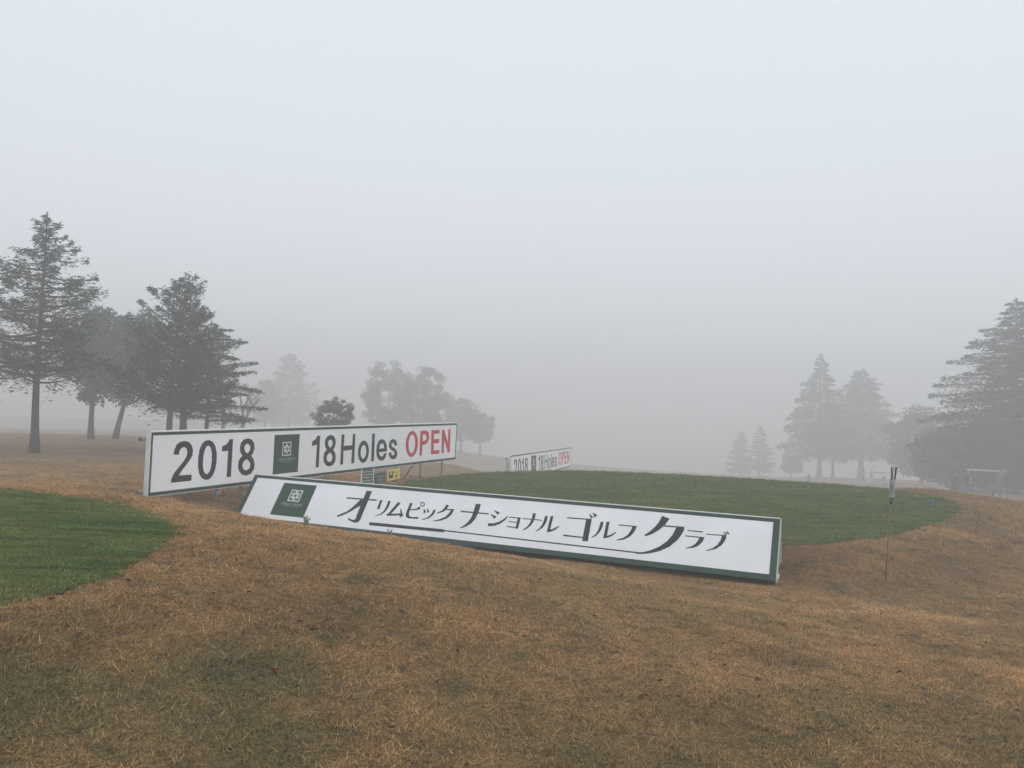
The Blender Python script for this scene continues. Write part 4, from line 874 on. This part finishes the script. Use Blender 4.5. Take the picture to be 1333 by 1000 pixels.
def scatter(name, label, cat, P, S, protos):
    me = bpy.data.meshes.new(name); me.vertices.add(len(P)); me.vertices.foreach_set('co', np.asarray(P, np.float32).ravel())
    a = me.attributes.new('size', 'FLOAT', 'POINT'); a.data.foreach_set('value', np.asarray(S, np.float32))
    a = me.attributes.new('turn', 'FLOAT_VECTOR', 'POINT')
    n = len(P); T = np.stack([rng.normal(0, .18, n), rng.normal(0, .18, n), rng.uniform(0, 6.283, n)], 1)
    a.data.foreach_set('vector', T.astype(np.float32).ravel())
    o = link(name, me); tag(o, label, cat, kind='stuff')
    coll = bpy.data.collections.new(name + '_tufts')
    for p in protos: coll.objects.link(p)
    ng = bpy.data.node_groups.new(name, 'GeometryNodeTree')
    ng.interface.new_socket('Geometry', in_out='INPUT', socket_type='NodeSocketGeometry'); ng.interface.new_socket('Geometry', in_out='OUTPUT', socket_type='NodeSocketGeometry')
    gi, go = ng.nodes.new('NodeGroupInput'), ng.nodes.new('NodeGroupOutput')
    ci = ng.nodes.new('GeometryNodeCollectionInfo'); ci.inputs['Collection'].default_value = coll; ci.inputs['Separate Children'].default_value = True; ci.inputs['Reset Children'].default_value = True
    ip = ng.nodes.new('GeometryNodeInstanceOnPoints'); ip.inputs['Pick Instance'].default_value = True
    ns = ng.nodes.new('GeometryNodeInputNamedAttribute'); ns.data_type = 'FLOAT'; ns.inputs['Name'].default_value = 'size'
    nr = ng.nodes.new('GeometryNodeInputNamedAttribute'); nr.data_type = 'FLOAT_VECTOR'; nr.inputs['Name'].default_value = 'turn'
    l = ng.links
    l.new(gi.outputs[0], ip.inputs['Points']); l.new(ci.outputs[0], ip.inputs['Instance'])
    l.new(ns.outputs['Attribute'], ip.inputs['Scale']); l.new(nr.outputs['Attribute'], ip.inputs['Rotation']); l.new(ip.outputs[0], go.inputs[0])
    md = o.modifiers.new('tufts', 'NODES'); md.node_group = ng
    return o

def sample(d0, d1, dens, half=.80, pad=1.5):
    n = int(dens * ((half*d0 + pad) + (half*d1 + pad)) * (d1 - d0))
    y = rng.uniform(d0, d1, int(n*1.6)); x = rng.uniform(-1, 1, len(y))*(half*d1 + pad)
    k = np.abs(x) < half*y + pad; return x[k][:n], y[k][:n]
DP, DS, GP, GS = [], [], [], []
ca, sa = math.cos(-.4035), math.sin(-.4035)
for d0, d1, dd, gd, s in ((1.6, 4.5, 1900, 2400, 1.0), (4.5, 7.5, 1500, 1700, 1.05), (7.5, 12, 950, 900, 1.2), (12, 18, 300, 360, 1.8), (18, 26, 110, 150, 2.3)):
    x, y = sample(d0, d1, max(dd, gd)); rr = rng.random(len(x))*max(dd, gd)
    sl_, sr_ = sdist(PL_L, x, y), sdist(PL_R, x, y); jit = rng.normal(-.02, .032, len(x)) + .035*np.sin(x*7 + y*5) + .03*np.sin(x*13 - y*11); tee_ = (sl_ < jit + .01) | (sr_ < jit*1.5 + .02)
    lx = (x - fo.x)*ca + (y - fo.y)*sa; ly = -(x - fo.x)*sa + (y - fo.y)*ca
    under = (lx > -.12) & (lx < WF + .12) & (ly > .02) & (ly < .65)
    k = tee_ & (rr < gd) & ~under; z = np.where(sl_ < .3, TL_Z, tr_z(x, y)) + .010
    GP.append(np.stack([x, y, z], 1)[k]); GS.append((rng.uniform(.6, 1.25, len(x))*s)[k])
    k = ~tee_ & (rr < dd) & ~under
    DP.append(np.stack([x[k], y[k], hz(x[k], y[k])], 1)); DS.append((rng.uniform(.55, 1.3, len(x))*s)[k])
dry_p = [tuft_proto('dry_tuft', 15, .032, .020, .0012, b, M['dryb'], 20+i) for i, b in enumerate((1.2, 1.5, 1.9, 1.0, 1.4, 2.2, 1.7, 2.0))]
grn_p = [tuft_proto('green_tuft', 14, .026, .024, .0011, b, M['greenb'], 40+i) for i, b in enumerate((.5, .7, .9, .6))]
scatter('dry_grass', 'short dry brown grass blades covering the open ground', 'grass', np.concatenate(DP), np.concatenate(DS), dry_p)
scatter('green_grass', 'short mown green grass blades on both tees', 'grass', np.concatenate(GP), np.concatenate(GS), grn_p)

# crumbs of dead leaf and twig lying in the turf
r_ = np.random.default_rng(77); n = 900
y_ = 2.2 + 9*r_.random(n)**1.4; x_ = r_.uniform(-1, 1, n)*(.78*y_ + 1); k_ = (sdist(PL_L, x_, y_) > .05) & (sdist(PL_R, x_, y_) > .05); x_, y_ = x_[k_], y_[k_]; n = len(x_)
V, F_ = leaf_cards(np.stack([x_, y_, hz(x_, y_) + .016], 1), r_.normal(0, 1, (n, 3))*np.array([1, 1, .25]), r_.uniform(.015, .045, n), r_.uniform(.003, .010, n), r_)
M['litter'] = mat('dead_leaf_litter', (0.085, 0.045, 0.030), .85, .1, var=.5, scale=3.0)
tag(link('leaf_litter', fast_mesh('leaf_litter', V, F_), M['litter']), 'crumbs of dead leaf scattered through the dry grass', 'leaf litter', kind='stuff')

# ------------------------------------------------------------------ fog
hm = bpy.data.materials.new('fog'); hm.use_nodes = True; t = hm.node_tree; t.nodes.clear()
ou = t.nodes.new('ShaderNodeOutputMaterial'); pv = t.nodes.new('ShaderNodeVolumePrincipled')
pv.inputs['Color'].default_value = (.955, .962, .967, 1); pv.inputs['Density'].default_value = FOG = 0.0102; pv.inputs['Anisotropy'].default_value = .2
t.links.new(pv.outputs[0], ou.inputs['Volume'])
hb = MB().box(-640, 640, -280, 640, float(Z.min()) - 1.0, 20.0).build('haze', hm)
tag(hb, 'thick pale morning fog lying over the whole golf course', 'fog', kind='stuff')
hb.visible_shadow = True
